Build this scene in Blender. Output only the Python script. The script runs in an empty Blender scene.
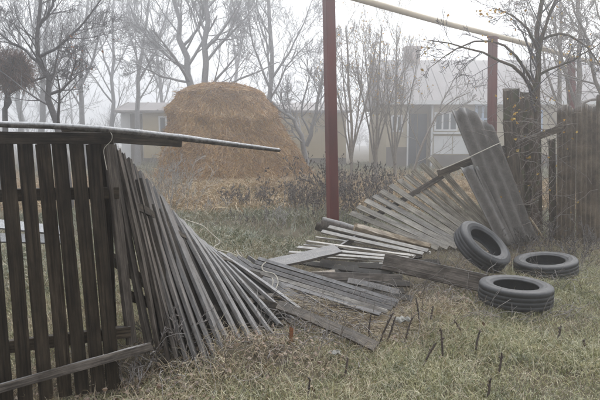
import bpy, math, random
import numpy as np
from mathutils import Vector, Matrix

R = math.radians
random.seed(11)
rng = np.random.default_rng(11)
S = bpy.context.scene
COL = S.collection

# ------------------------------------------------------------------ camera
FPX, PITCH, EYE = 583.0, math.atan(60 / 583.0), 1.5
cam_d = bpy.data.cameras.new('camera')
cam_d.sensor_width = 36.0
cam_d.lens = 36.0 * FPX / 600.0
cam_d.clip_start, cam_d.clip_end = 0.05, 2000
cam = bpy.data.objects.new('camera', cam_d)
cam.location = (0, 0, EYE)
cam.rotation_euler = (math.pi / 2 - PITCH, 0, 0)
COL.objects.link(cam)
S.camera = cam

# ------------------------------------------------------------------ world, sun, exposure
SUN_EL, SUN_AZ = R(50), R(30)          # azimuth from +Y towards +X
w = bpy.data.worlds.new('World')
S.world = w
w.use_nodes = True
nt = w.node_tree
nt.nodes.clear()
sky = nt.nodes.new('ShaderNodeTexSky')
sky.sky_type = 'NISHITA'
sky.sun_disc = False
sky.sun_elevation = SUN_EL
sky.sun_rotation = SUN_AZ
sky.air_density = 1.0
sky.dust_density = 6.0
sky.ozone_density = 1.0
hs = nt.nodes.new('ShaderNodeHueSaturation')
hs.inputs['Saturation'].default_value = 0.12
mx = nt.nodes.new('ShaderNodeMixRGB')       # overcast: a flat cloud layer over the sky
mx.inputs['Fac'].default_value = 0.55
mx.inputs['Color2'].default_value = (8.6, 8.8, 9.1, 1)
bg = nt.nodes.new('ShaderNodeBackground')
bg.inputs['Strength'].default_value = 0.13
wo = nt.nodes.new('ShaderNodeOutputWorld')
nt.links.new(sky.outputs[0], hs.inputs['Color'])
nt.links.new(hs.outputs[0], mx.inputs['Color1'])
nt.links.new(mx.outputs[0], bg.inputs['Color'])
nt.links.new(bg.outputs[0], wo.inputs['Surface'])

sd = bpy.data.lights.new('sun', 'SUN')
sd.energy = 1.3
sd.angle = R(25)
sd.color = (1.0, 0.95, 0.88)
sun = bpy.data.objects.new('sun', sd)
sv = Vector((math.sin(SUN_AZ) * math.cos(SUN_EL), math.cos(SUN_AZ) * math.cos(SUN_EL), math.sin(SUN_EL)))
sun.rotation_euler = (-sv).to_track_quat('-Z', 'Y').to_euler()
sun.location = sv * 60
COL.objects.link(sun)

S.view_settings.view_transform = 'Standard'
S.view_settings.look = 'None'
S.view_settings.exposure = 0.65
S.view_settings.gamma = 1.0
S.render.engine = 'CYCLES'
S.cycles.use_denoising = True
S.cycles.max_bounces = 8
S.cycles.diffuse_bounces = 3
S.cycles.glossy_bounces = 2
S.cycles.volume_bounces = 4
S.cycles.transparent_max_bounces = 4
HAZE_DENSITY = 0.0140

# ------------------------------------------------------------------ geometry helpers
cP, sP = math.cos(PITCH), math.sin(PITCH)
CAM = Vector((0, 0, EYE))


def ray(x, y):
    """direction through a photo pixel (600x400), scaled so that its Y part is 1"""
    u, v = (x - 300) / FPX, (200 - y) / FPX
    d = Vector((u, cP + v * sP, -sP + v * cP))
    return d / d.y


def P(x, y, d):
    return CAM + ray(x, y) * d


def G(x, y, z=0.0):
    r = ray(x, y)
    return CAM + r * ((z - EYE) / r.z)


def reach(b, x, y, L):
    """point on the ray of pixel x,y that lies L from b, on the far side"""
    r = ray(x, y)
    o = CAM - b
    A, B, C = r.dot(r), 2 * r.dot(o), o.dot(o) - L * L
    D = B * B - 4 * A * C
    return CAM + r * ((-B + math.sqrt(max(D, 0))) / (2 * A))


def H(x, y):
    """height of the ground"""
    x = np.asarray(x, float)
    y = np.asarray(y, float)
    z = 0.022 * np.sin(1.9 * x + 0.7 * y) + 0.018 * np.sin(2.7 * y - 1.3 * x + 1) + 0.012 * np.sin(5.1 * x + 4.3 * y)
    z = z + 0.11 * np.exp(-(((x + 0.50) / 0.62) ** 2 + ((y - 3.95) / 0.28) ** 2))
    z = z + 0.05 * np.sin(0.35 * x + 2) * np.sin(0.3 * y) * np.clip((y - 8) / 10, 0, 1)
    z = z + 0.22 * np.exp(-(((x + 0.3) / 2.2) ** 2 + ((y - 16.5) / 1.2) ** 2))
    return z - 0.03


def mesh_np(name, V, quads=None, tris=None, smooth=False):
    me = bpy.data.meshes.new(name)
    V = np.asarray(V, np.float32)
    q = np.zeros((0, 4), np.int32) if quads is None else np.asarray(quads, np.int32).reshape(-1, 4)
    t = np.zeros((0, 3), np.int32) if tris is None else np.asarray(tris, np.int32).reshape(-1, 3)
    me.vertices.add(len(V))
    me.vertices.foreach_set('co', V.ravel())
    me.loops.add(q.size + t.size)
    me.loops.foreach_set('vertex_index', np.concatenate([q.ravel(), t.ravel()]))
    me.polygons.add(len(q) + len(t))
    ls = np.concatenate([np.arange(len(q)) * 4, q.size + np.arange(len(t)) * 3]).astype(np.int32)
    lt = np.concatenate([np.full(len(q), 4), np.full(len(t), 3)]).astype(np.int32)
    me.polygons.foreach_set('loop_start', ls)
    me.polygons.foreach_set('loop_total', lt)
    me.polygons.foreach_set('use_smooth', np.full(len(q) + len(t), bool(smooth)))
    me.update(calc_edges=True)
    me.validate()
    return me


def link(name, me, mat=None, parent=None, M=None):
    o = bpy.data.objects.new(name, me)
    COL.objects.link(o)
    if mat is not None and me is not None and len(me.materials) == 0:
        me.materials.append(mat)
    M = M or Matrix.Identity(4)
    if parent is not None:
        o.parent = parent
        M = parent['_inv'] @ M if False else Matrix.Translation(-parent.location) @ M
    o.matrix_basis = M
    return o


def tag(o, label=None, cat=None, group=None, kind=None):
    if label:
        o['label'] = label
    if cat:
        o['category'] = cat
    if group:
        o['group'] = group
    if kind:
        o['kind'] = kind
    return o


def thing(name, loc, label, cat, group=None):
    o = bpy.data.objects.new(name, None)
    o.empty_display_size = 0.1
    o.location = loc
    COL.objects.link(o)
    return tag(o, label, cat, group)


def tube_arrays(polys, sides):
    """polys: list of (pts list, radii list), any lengths -> V, quads"""
    byn = {}
    for p, r in polys:
        byn.setdefault(len(p), []).append((p, r))
    VV, QQ, off = [], [], 0
    ang = np.arange(sides) * 2 * np.pi / sides
    for n, L in byn.items():
        p = np.array([[tuple(a) for a in k[0]] for k in L], float)
        r = np.array([k[1] for k in L], float)
        t = np.gradient(p, axis=1)
        t /= np.linalg.norm(t, axis=2, keepdims=True) + 1e-9
        ref = np.zeros((len(L), 1, 3))
        ax = np.argmin(np.abs(p[:, -1] - p[:, 0]), axis=1)
        ref[np.arange(len(L)), 0, ax] = 1
        u = np.cross(t, np.broadcast_to(ref, t.shape))
        u /= np.linalg.norm(u, axis=2, keepdims=True) + 1e-9
        v = np.cross(t, u)
        c = (p[:, :, None, :] + r[:, :, None, None] * (np.cos(ang)[None, None, :, None] * u[:, :, None, :] + np.sin(ang)[None, None, :, None] * v[:, :, None, :]))
        VV.append(c.reshape(-1, 3))
        m, i, s = np.meshgrid(np.arange(len(L)), np.arange(n - 1), np.arange(sides), indexing='ij')
        s2 = (s + 1) % sides
        b = off + m * n * sides
        q = np.stack([b + i * sides + s, b + i * sides + s2, b + (i + 1) * sides + s2, b + (i + 1) * sides + s], -1)
        QQ.append(q.reshape(-1, 4))
        off += len(L) * n * sides
    return np.concatenate(VV), np.concatenate(QQ)


def tubes_mesh(name, groups, smooth=True):
    """groups: list of (polys, sides)"""
    VV, QQ, off = [], [], 0
    for polys, sides in groups:
        if not polys:
            continue
        V, Q = tube_arrays(polys, sides)
        VV.append(V)
        QQ.append(Q + off)
        off += len(V)
    return mesh_np(name, np.concatenate(VV), np.concatenate(QQ), smooth=smooth)


def box_mesh(name, x0, x1, y0, y1, z0, z1):
    V = [(x, y, z) for z in (z0, z1) for y in (y0, y1) for x in (x0, x1)]
    Q = [(0, 2, 3, 1), (4, 5, 7, 6), (0, 1, 5, 4), (2, 6, 7, 3), (0, 4, 6, 2), (1, 3, 7, 5)]
    return mesh_np(name, V, Q)


def box(name, x0, x1, y0, y1, z0, z1, mat, parent=None):
    return link(name, box_mesh(name, x0, x1, y0, y1, z0, z1), mat, parent)


def board_mesh(name, w_, t_, n=5, jit=0.0, bend=0.0, twist=0.0, tip=0.0, taper=1.0, ragged=0.0, seed=0):
    """unit length along Z from 0 to 1, width along X, thickness along Y, chamfered corners"""
    rs = np.random.default_rng(seed)
    hw, ht, c = w_ / 2, t_ / 2, min(w_, t_) * 0.07
    ring = np.array([(-hw + c, -ht), (hw - c, -ht), (hw, -ht + c), (hw, ht - c), (hw - c, ht), (-hw + c, ht), (-hw, ht - c), (-hw, -ht + c)])
    V, Q = [], []
    for i in range(n + 1):
        f = i / n
        s = 1 + (taper - 1) * f
        a = twist * f
        rr = ring * s * (1 + rs.normal(0, jit, (8, 1)) * 1.0)
        x = rr[:, 0] * math.cos(a) - rr[:, 1] * math.sin(a)
        y = rr[:, 0] * math.sin(a) + rr[:, 1] * math.cos(a)
        bx = bend * math.sin(math.pi * f) + rs.normal(0, jit * w_ * 0.3)
        z = np.full(8, f)
        if ragged and i in (0, n):
            z = z + rs.uniform(-ragged, ragged, 8)
        if tip and i == n:
            z = z + tip * ring[:, 0] / hw
        V += list(zip(x + bx * 0.4, y + bx, z))
    for i in range(n):
        for k in range(8):
            k2 = (k + 1) % 8
            Q.append((i * 8 + k, i * 8 + k2, (i + 1) * 8 + k2, (i + 1) * 8 + k))
    e = n * 8
    Q += [(7, 0, 3, 6)[::-1]] if False else []
    Q += [(7, 6, 1, 0), (6, 5, 2, 1), (5, 4, 3, 2), (e, e + 1, e + 6, e + 7), (e + 1, e + 2, e + 5, e + 6), (e + 2, e + 3, e + 4, e + 5)]
    return mesh_np(name, V, Q)


def frame(p0, p1, hint):
    """matrix whose Z runs p0 -> p1 (scaled to the length) and X lies towards hint"""
    z = p1 - p0
    L = z.length
    z = z / L
    x = hint - z * hint.dot(z)
    x.normalize()
    y = z.cross(x)
    M = Matrix(((x.x, y.x, z.x * L, p0.x), (x.y, y.y, z.y * L, p0.y), (x.z, y.z, z.z * L, p0.z), (0, 0, 0, 1)))
    return M


def member(name, p0, p1, hint, me, mat, parent=None):
    return link(name, me, mat, parent, frame(Vector(p0), Vector(p1), Vector(hint)))


# ------------------------------------------------------------------ materials
def mat_new(name):
    m = bpy.data.materials.new(name)
    m.use_nodes = True
    n = m.node_tree.nodes
    b = n['Principled BSDF']
    b.inputs['Specular IOR Level'].default_value = 0.25
    return m, m.node_tree, b


def N(t, kind, **kw):
    n = t.nodes.new(kind)
    for k, v in kw.items():
        if k in n.inputs:
            n.inputs[k].default_value = v
        else:
            setattr(n, k, v)
    return n


def ramp(t, stops):
    n = t.nodes.new('ShaderNodeValToRGB')
    e = n.color_ramp.elements
    while len(e) < len(stops):
        e.new(0.5)
    for k, (p, c) in enumerate(stops):
        e[k].position = p
        e[k].color = (*c, 1) if len(c) == 3 else c
    return n


def mixc(t, fac, a, b, mode='MIX'):
    n = t.nodes.new('ShaderNodeMixRGB')
    n.blend_type = mode
    for sock, val in (('Fac', fac), ('Color1', a), ('Color2', b)):
        if isinstance(val, bpy.types.NodeSocket):
            t.links.new(val, n.inputs[sock])
        elif sock == 'Fac':
            n.inputs[sock].default_value = val
        else:
            n.inputs[sock].default_value = (*val, 1)
    return n.outputs[0]


def noise(t, vec, scale, detail=4, rough=0.55):
    n = N(t, 'ShaderNodeTexNoise', Scale=scale, Detail=detail, Roughness=rough)
    if vec is not None:
        t.links.new(vec, n.inputs['Vector'])
    return n


def frost_fac(t, lo, hi, amount, vec, scale=30.0):
    """rime that has settled on faces turned to the sky, broken up by noise"""
    g = t.nodes.new('ShaderNodeNewGeometry')
    sx = t.nodes.new('ShaderNodeSeparateXYZ')
    t.links.new(g.outputs['Normal'], sx.inputs[0])
    mr = N(t, 'ShaderNodeMapRange')
    mr.inputs['From Min'].default_value = lo
    mr.inputs['From Max'].default_value = hi
    mr.inputs['To Max'].default_value = amount
    t.links.new(sx.outputs['Z'], mr.inputs['Value'])
    nz = noise(t, vec, scale, 3, 0.6)
    rp = ramp(t, [(0.32, (0.48, 0.48, 0.48)), (0.66, (1, 1, 1))])
    t.links.new(nz.outputs['Fac'], rp.inputs[0])
    mm = N(t, 'ShaderNodeMath', operation='MULTIPLY')
    t.links.new(mr.outputs[0], mm.inputs[0])
    t.links.new(rp.outputs[0], mm.inputs[1])
    return mm.outputs[0]


FROST = (0.60, 0.62, 0.65)


def wood(name, dark, light, frost=0.35, lo=0.25, hi=0.9, grain=(85, 85, 3.0), moss=None, bump=0.8, fscale=26.0):
    m, t, b = mat_new(name)
    tc = N(t, 'ShaderNodeTexCoord')
    oi = N(t, 'ShaderNodeObjectInfo')
    va = N(t, 'ShaderNodeVectorMath', operation='SCALE')
    va.inputs[0].default_value = (13.1, 7.7, 5.3)
    t.links.new(oi.outputs['Random'], va.inputs['Scale'])
    ad = N(t, 'ShaderNodeVectorMath', operation='ADD')
    t.links.new(tc.outputs['Object'], ad.inputs[0])
    t.links.new(va.outputs[0], ad.inputs[1])
    mp = N(t, 'ShaderNodeMapping')
    mp.inputs['Scale'].default_value = grain
    t.links.new(ad.outputs[0], mp.inputs[0])
    n1 = noise(t, mp.outputs[0], 1.0, 6, 0.65)
    rp = ramp(t, [(0.36, dark), (0.66, light)])
    t.links.new(n1.outputs['Fac'], rp.inputs[0])
    mp2 = N(t, 'ShaderNodeMapping')
    mp2.inputs['Scale'].default_value = (1.6, 1.6, 0.9)
    t.links.new(ad.outputs[0], mp2.inputs[0])
    n2 = noise(t, mp2.outputs[0], 9.0, 4, 0.65)
    rp2 = ramp(t, [(0.32, (0.42, 0.40, 0.37)), (0.68, (1.25, 1.25, 1.25))])
    t.links.new(n2.outputs['Fac'], rp2.inputs[0])
    c = mixc(t, 1.0, rp.outputs[0], rp2.outputs[0], 'MULTIPLY')
    vr = N(t, 'ShaderNodeMapRange')
    vr.inputs['To Min'].default_value = 0.72
    vr.inputs['To Max'].default_value = 1.25
    t.links.new(oi.outputs['Random'], vr.inputs['Value'])
    hsv = N(t, 'ShaderNodeHueSaturation')
    t.links.new(vr.outputs[0], hsv.inputs['Value'])
    t.links.new(c, hsv.inputs['Color'])
    c = hsv.outputs[0]
    if moss:
        n3 = noise(t, tc.outputs['Object'], 9.0, 4, 0.7)
        rp3 = ramp(t, [(0.5, (0, 0, 0)), (0.64, (1, 1, 1))])
        t.links.new(n3.outputs['Fac'], rp3.inputs[0])
        c = mixc(t, rp3.outputs[0], c, moss)
    if frost:
        c = mixc(t, frost_fac(t, lo, hi, frost, tc.outputs['Object'], fscale), c, FROST)
    t.links.new(c, b.inputs['Base Color'])
    b.inputs['Roughness'].default_value = 0.85
    bp = N(t, 'ShaderNodeBump', Strength=bump, Distance=0.006)
    t.links.new(n1.outputs['Fac'], bp.inputs['Height'])
    t.links.new(bp.outputs[0], b.inputs['Normal'])
    return m


def strands(name, stops, frost=0.2, patch=0.6, pscale=0.8, rough=0.8, trans=0.0):
    """blades and stalks: a colour for each blade, shifted by patches"""
    m, t, b = mat_new(name)
    g = t.nodes.new('ShaderNodeNewGeometry')
    nz = noise(t, g.outputs['Position'], pscale, 3, 0.55)
    mm = N(t, 'ShaderNodeMath', operation='MULTIPLY_ADD')
    t.links.new(nz.outputs['Fac'], mm.inputs[0])
    mm.inputs[1].default_value = patch * 1.6
    mm.inputs[2].default_value = -0.3 * patch
    m2 = N(t, 'ShaderNodeMath', operation='MULTIPLY_ADD')
    t.links.new(g.outputs['Random Per Island'], m2.inputs[0])
    m2.inputs[1].default_value = 1 - patch * 0.55
    t.links.new(mm.outputs[0], m2.inputs[2])
    rp = ramp(t, stops)
    t.links.new(m2.outputs[0], rp.inputs[0])
    c = rp.outputs[0]
    n9 = noise(t, g.outputs['Position'], 22.0, 4, 0.65)
    r9 = ramp(t, [(0.3, (0.55, 0.55, 0.55)), (0.7, (1.3, 1.3, 1.3))])
    t.links.new(n9.outputs['Fac'], r9.inputs[0])
    c = mixc(t, 1.0, c, r9.outputs[0], 'MULTIPLY')
    if frost:
        c = mixc(t, frost_fac(t, -0.2, 0.9, frost, g.outputs['Position'], 6.0), c, FROST)
    t.links.new(c, b.inputs['Base Color'])
    b.inputs['Roughness'].default_value = rough
    return m


def plain(name, c, var=0.25, scale=4.0, rough=0.8, c2=None, frost=0.0, metal=0.0, spec=0.25):
    m, t, b = mat_new(name)
    tc = N(t, 'ShaderNodeTexCoord')
    nz = noise(t, tc.outputs['Object'], scale, 5, 0.6)
    c2 = c2 or tuple(k * (1 - var) for k in c)
    rp = ramp(t, [(0.35, c2), (0.65, c)])
    t.links.new(nz.outputs['Fac'], rp.inputs[0])
    col = rp.outputs[0]
    if frost:
        col = mixc(t, frost_fac(t, 0.1, 0.9, frost, tc.outputs['Object'], 14.0), col, FROST)
    t.links.new(col, b.inputs['Base Color'])
    b.inputs['Roughness'].default_value = rough
    b.inputs['Metallic'].default_value = metal
    b.inputs['Specular IOR Level'].default_value = spec
    bp = N(t, 'ShaderNodeBump', Strength=0.25, Distance=0.01)
    t.links.new(nz.outputs['Fac'], bp.inputs['Height'])
    t.links.new(bp.outputs[0], b.inputs['Normal'])
    return m


M_dark = wood('dark_brown_wood', (0.014, 0.010, 0.007), (0.072, 0.056, 0.038), 0.10, 0.5, 1.0)  # very dark brown with paler grain
M_fan = wood('weathered_grey_wood', (0.022, 0.018, 0.015), (0.140, 0.120, 0.104), 0.45, 0.25, 0.9)
M_pale = wood('pale_silvered_wood', (0.13, 0.115, 0.09), (0.43, 0.395, 0.335), 0.5, 0.45, 0.95)
M_plank = wood('old_plank_wood', (0.035, 0.030, 0.026), (0.155, 0.135, 0.118), 0.42, 0.5, 0.98, fscale=70.0)
M_gap = wood('gap_shade_wood', (0.006, 0.005, 0.004), (0.034, 0.027, 0.02), 0.05, 0.6, 1.0)  # near-black tone that stands in for shade between and under the pickets
M_rime = wood('rime_covered_wood', (0.10, 0.10, 0.10), (0.24, 0.235, 0.23), 0.8, 0.0, 0.7, fscale=110.0)
M_bundle = wood('silver_grey_slat_wood', (0.11, 0.10, 0.085), (0.40, 0.375, 0.34), 0.45, 0.4, 0.95)
M_split = wood('fresh_split_wood', (0.17, 0.135, 0.10), (0.40, 0.335, 0.25), 0.35, 0.5, 1.0)
M_pole = wood('frosted_pole_wood', (0.04, 0.037, 0.034), (0.14, 0.13, 0.12), 0.85, -0.05, 0.8, grain=(30, 30, 30), fscale=75.0)
M_brown = wood('brown_bark_board', (0.035, 0.025, 0.017), (0.15, 0.112, 0.08), 0.15, 0.4, 1.0, moss=(0.075, 0.080, 0.035))
M_old = wood('old_brown_board', (0.05, 0.04, 0.03), (0.19, 0.155, 0.115), 0.15, 0.4, 1.0)


# ------------------------------------------------------------------ ground
def build_ground():
    def axis(near, far, n1, n2):
        a = np.linspace(-near, near, n1)
        b = near * (far / near) ** np.linspace(0, 1, n2)[1:]
        return np.concatenate([-b[::-1], a, b])
    xs = axis(9, 150, 181, 16)
    ys = np.concatenate([[-150, -70, -30, -12, -5], np.linspace(-1, 24, 251), 24 * (150 / 24) ** np.linspace(0, 1, 16)[1:]])
    X, Y = np.meshgrid(xs, ys, indexing='ij')
    Z = H(X, Y)
    V = np.stack([X, Y, Z], -1).reshape(-1, 3)
    i, j = np.meshgrid(np.arange(len(xs) - 1), np.arange(len(ys) - 1), indexing='ij')
    n = len(ys)
    Q = np.stack([i * n + j, (i + 1) * n + j, (i + 1) * n + j + 1, i * n + j + 1], -1).reshape(-1, 4)
    me = mesh_np('ground', V, Q, smooth=True)
    m, t, b = mat_new('frosty_soil')
    g = N(t, 'ShaderNodeNewGeometry')
    n1 = noise(t, g.outputs['Position'], 2.2, 8, 0.65)
    rp = ramp(t, [(0.3, (0.045, 0.036, 0.026)), (0.55, (0.10, 0.085, 0.058)), (0.75, (0.12, 0.125, 0.085))])
    t.links.new(n1.outputs['Fac'], rp.inputs[0])
    t.links.new(rp.outputs[0], b.inputs['Base Color'])
    b.inputs['Roughness'].default_value = 0.95
    n2 = noise(t, g.outputs['Position'], 24.0, 5, 0.7)
    bp = N(t, 'ShaderNodeBump', Strength=0.8, Distance=0.03)
    t.links.new(n2.outputs['Fac'], bp.inputs['Height'])
    t.links.new(bp.outputs[0], b.inputs['Normal'])
    o = link('ground', me, m)
    tag(o, 'frosty uneven yard ground with dead grass and soil', kind='structure')


build_ground()

# ------------------------------------------------------------------ house and barn behind
HD = 32.0
px = HD / FPX


def hx(x):
    return (x - 300) * px


def hz(y):
    return P(300, y, HD).z


M_wall = plain('beige_render', (0.50, 0.44, 0.33), 0.12, 0.7, 0.9)
M_wall2 = plain('yellowed_render', (0.52, 0.44, 0.30), 0.14, 0.6, 0.9)
M_white = plain('white_paint', (0.74, 0.75, 0.76), 0.08, 2.0, 0.6)
M_blue = plain('pale_blue_paint', (0.46, 0.56, 0.72), 0.1, 2.0, 0.6)
M_roof = plain('faded_roof_sheet', (0.26, 0.235, 0.235), 0.25, 0.9, 0.8, frost=0.25)
M_glass = plain('window_glass', (0.10, 0.12, 0.14), 0.3, 1.0, 0.15, spec=0.5)
M_door = plain('blue_grey_door_paint', (0.13, 0.15, 0.19), 0.2, 1.5, 0.6)
M_base = plain('house_plinth', (0.22, 0.20, 0.19), 0.25, 1.0, 0.9)
M_brick = plain('chimney_brick', (0.33, 0.25, 0.22), 0.3, 3.0, 0.9)


def roof_mesh(x0, x1, ye, ze, yr, zr, yb, zb, step=0.9):
    """two slopes with standing seams, x0..x1, eave (ye,ze), ridge (yr,zr), back eave (yb,zb)"""
    V, Q = [], []
    n = int((x1 - x0) / step)
    xs = []
    for i in range(n):
        a = x0 + i * (x1 - x0) / n
        xs += [(a, 0), (a + 0.03, 0.05), (a + 0.09, 0.05), (a + 0.12, 0)]
    xs.append((x1, 0))
    for x, h in xs:
        V += [(x, ye, ze + h), (x, yr, zr + h), (x, yb, zb + h), (x, ye, ze - 0.12), (x, yb, zb - 0.12)]
    for i in range(len(xs) - 1):
        a, c = i * 5, i * 5 + 5
        Q += [(a, c, c + 1, a + 1), (a + 1, c + 1, c + 2, a + 2), (a + 3, c + 3, c, a), (a + 3, a + 4, c + 4, c + 3)]
    e = len(V) - 5
    T = [(0, 1, 3), (1, 4, 3), (1, 2, 4), (e, e + 3, e + 1), (e + 1, e + 3, e + 4), (e + 1, e + 4, e + 2)]
    return mesh_np('roof', V, Q, T)


def window_on(parent, x0, x1, y, z0, z1, cols, mat_f, fr=0.09, rows=1):
    f = 0.0
    wv, wq = [], []

    def add(a, b_, c, d):
        k = len(wv)
        for yy in (y - 0.07, y + 0.03):
            wv.extend([(a, yy, c), (b_, yy, c), (b_, yy, d), (a, yy, d)])
        wq.extend([(k, k + 1, k + 2, k + 3), (k + 4, k + 7, k + 6, k + 5), (k, k + 4, k + 5, k + 1), (k + 1, k + 5, k + 6, k + 2), (k + 2, k + 6, k + 7, k + 3), (k + 3, k + 7, k + 4, k)])
    add(x0, x1, z1 - fr, z1)
    add(x0, x1, z0, z0 + fr)
    for i in range(cols + 1):
        c = x0 + fr / 2 + i * (x1 - x0 - fr) / cols
        add(c - fr / 2, c + fr / 2, z0 + fr, z1 - fr)
    for r_ in range(1, rows):
        c = z0 + r_ * (z1 - z0) / rows
        for i in range(cols):
            a = x0 + fr + i * (x1 - x0 - fr) / cols
            add(a, a + (x1 - x0 - fr) / cols - fr, c - fr / 2.5, c + fr / 2.5)
    o = link('window', mesh_np('window', wv, wq), mat_f, parent)
    for i in range(cols):
        a = x0 + fr + i * (x1 - x0 - fr) / cols
        pm = box_mesh('pane', a, a + (x1 - x0 - fr) / cols - fr, y - 0.015, y + 0.005, z0 + fr, z1 - fr)
        pm.materials.append(M_glass)
        pn = bpy.data.objects.new('pane', pm)
        COL.objects.link(pn)
        pn.parent = o
    return o


def build_house():
    root = thing('house', (hx(480), HD, 0), 'pale house with a wide faded roof and chimney behind the leaning sheet', 'house')
    X0, X1 = hx(386), hx(690)
    ze = hz(102)
    box('wall', X0, hx(406), HD, HD + 8, -0.2, ze, M_wall, root)
    box('wall', hx(431.5), X1, HD + 0.004, HD + 8, -0.2, ze - 0.01, M_wall, root)
    box('wall', hx(406), hx(431.5), HD + 0.9, HD + 8, -0.2, ze - 0.02, M_wall, root)
    rf = link('roof', roof_mesh(hx(379), hx(700), HD - 0.5, ze + 0.02, HD + 3.6, hz(54) + 0.15, HD + 8.5, ze, 0.55), M_roof, root)
    box('eave_board', hx(380), hx(699), HD - 0.56, HD - 0.505, ze - 0.16, ze + 0.06, M_white, root)
    cx, cz = hx(411) * 1.1, hz(54)
    V = []
    ch = bpy.data.objects.new('chimney', box_mesh('chimney', cx - 0.4, cx + 0.4, HD + 3.2, HD + 4.0, cz - 0.4, cz + 0.75))
    ch.data.materials.append(M_brick)
    COL.objects.link(ch)
    ch.parent = rf
    cc = bpy.data.objects.new('chimney_cap', box_mesh('chimney_cap', cx - 0.5, cx + 0.5, HD + 3.1, HD + 4.1, cz + 0.752, cz + 0.92))
    cc.data.materials.append(M_brick)
    COL.objects.link(cc)
    cc.parent = rf
    box('plinth', hx(431.8), X1, HD - 0.12, HD, -0.2, hz(155), M_base, root)
    box('plinth', X0, hx(405.8), HD - 0.12, HD, -0.2, hz(147), M_base, root)
    # porch recess with a blue grey door
    box('porch_post', hx(406), hx(407.6), HD - 0.1, HD + 0.1, -0.1, ze - 0.17, M_white, root)
    box('porch_post', hx(430), hx(431.6), HD - 0.1, HD + 0.1, -0.1, ze - 0.17, M_white, root)
    d = box('door', hx(409), hx(419), HD + 0.82, HD + 0.9, 0.0, hz(113), M_door, root)
    box('door', hx(420), hx(429), HD + 0.82, HD + 0.9, 0.0, hz(113), M_door, root)
    # glazed veranda band over plain panels
    k = 0
    for a, b_ in ((433, 456), (458, 471)):
        window_on(root, hx(a), hx(b_), HD - 0.03, hz(131), hz(112), 3 if k == 0 else 2, M_white)
        k += 1
    box('sill', hx(431.8), hx(472), HD - 0.2, HD - 0.003, hz(134), hz(132), M_white, root)
    for a, b_ in ((433, 451), (452, 471)):
        box('panel', hx(a), hx(b_), HD - 0.05, HD - 0.003, hz(154), hz(136), M_white, root)
    window_on(root, hx(473), hx(488), HD - 0.05, hz(134), hz(104), 2, M_blue, 0.12, 2)
    window_on(root, hx(520), hx(540), HD - 0.03, hz(134), hz(110), 2, M_blue, 0.12, 2)
    window_on(root, hx(565), hx(585), HD - 0.03, hz(134), hz(110), 2, M_blue, 0.12, 2)
    window_on(root, hx(390), hx(402), HD - 0.03, hz(132), hz(115), 2, M_white, 0.09)


build_house()


def build_barn():
    D = 36.0
    q = D / FPX
    bx = lambda x: (x - 300) * q
    bz = lambda y: P(300, y, D).z
    root = thing('barn', (bx(230), D, 0), 'long low building with yellowed wall behind the haystack', 'building')
    ze = bz(111)
    box('wall', bx(144), bx(346), D, D + 5, -0.2, ze, M_wall2, root)
    box('wall', bx(121), bx(143.8), D + 0.3, D + 5, -0.2, ze - 0.05, M_white, root)
    link('roof', roof_mesh(bx(118), bx(349), D - 0.5, ze + 0.02, D + 2.4, bz(100), D + 5.4, ze, 1.2), M_roof, root)
    box('plinth', bx(144.2), bx(346), D - 0.1, D, -0.2, bz(158), M_base, root)
    window_on(root, bx(160), bx(175), D - 0.03, bz(138), bz(116), 2, M_white, 0.1)
    window_on(root, bx(196), bx(211), D - 0.03, bz(138), bz(116), 2, M_white, 0.1)
    box('door', bx(130.5), bx(142), D + 0.24, D + 0.3, 0, bz(114), M_base, root)
    for x in (250, 286, 322):
        box('pilaster', bx(x), bx(x) + 0.3, D - 0.12, D - 0.003, bz(157.8), ze - 0.05, M_wall2, root)


build_barn()


# ------------------------------------------------------------------ trees
def unit(v):
    return v / (np.linalg.norm(v) + 1e-9)


def grow(out, p, d, L, r, lvl, cfg, rs):
    """one limb as a polyline of 5 points, then its side shoots"""
    n = 5
    pts, rad = [p], [r]
    dirs = []
    for i in range(1, n):
        d = unit(d + rs.normal(0, cfg['wander'], 3) + np.array([0, 0, cfg['up'] * (0.5 if lvl < 2 else 1)]))
        p = p + d * (L / (n - 1))
        pts.append(p)
        dirs.append(d)
        rad.append(max(r * (1 - 0.62 * i / (n - 1)), cfg['rmin']))
    out.setdefault(lvl, []).append((pts, rad))
    shoots(out, pts, rad, dirs, L, lvl, cfg, rs)


def shoots(out, pts, rad, dirs, L, lvl, cfg, rs):
    if lvl >= cfg['max']:
        return
    k = cfg['kids'][min(lvl, len(cfg['kids']) - 1)]
    k = max(1, int(round(k * rs.uniform(0.75, 1.25))))
    n = len(pts)
    for c in range(k):
        f = cfg['from'] + (1 - cfg['from']) * (c + rs.uniform(0, 1)) / k
        if lvl == 0 and 'from0' in cfg:
            f = cfg['from0'] + (1 - cfg['from0']) * (c + rs.uniform(0, 1)) / k
        s = min(f * (n - 1), n - 1.001)
        i = int(s)
        q = pts[i] + (pts[i + 1] - pts[i]) * (s - i)
        t = dirs[min(i, len(dirs) - 1)]
        a = unit(np.cross(t, rs.normal(0, 1, 3)))
        ang = R(rs.uniform(*cfg['angle']))
        dd = t * math.cos(ang) + a * math.sin(ang)
        rr = (rad[i] + (rad[i + 1] - rad[i]) * (s - i)) * rs.uniform(0.36, 0.58)
        ll = L * rs.uniform(*cfg['ratio']) * (1.15 - 0.55 * f)
        grow(out, q, dd, ll, max(rr, cfg['rmin']), lvl + 1, cfg, rs)


BASE = dict(wander=0.10, up=0.07, kids=(9, 7, 6, 4), max=4, angle=(22, 55), ratio=(0.5, 0.8), rmin=0.004)
BASE['from'] = 0.2


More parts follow.
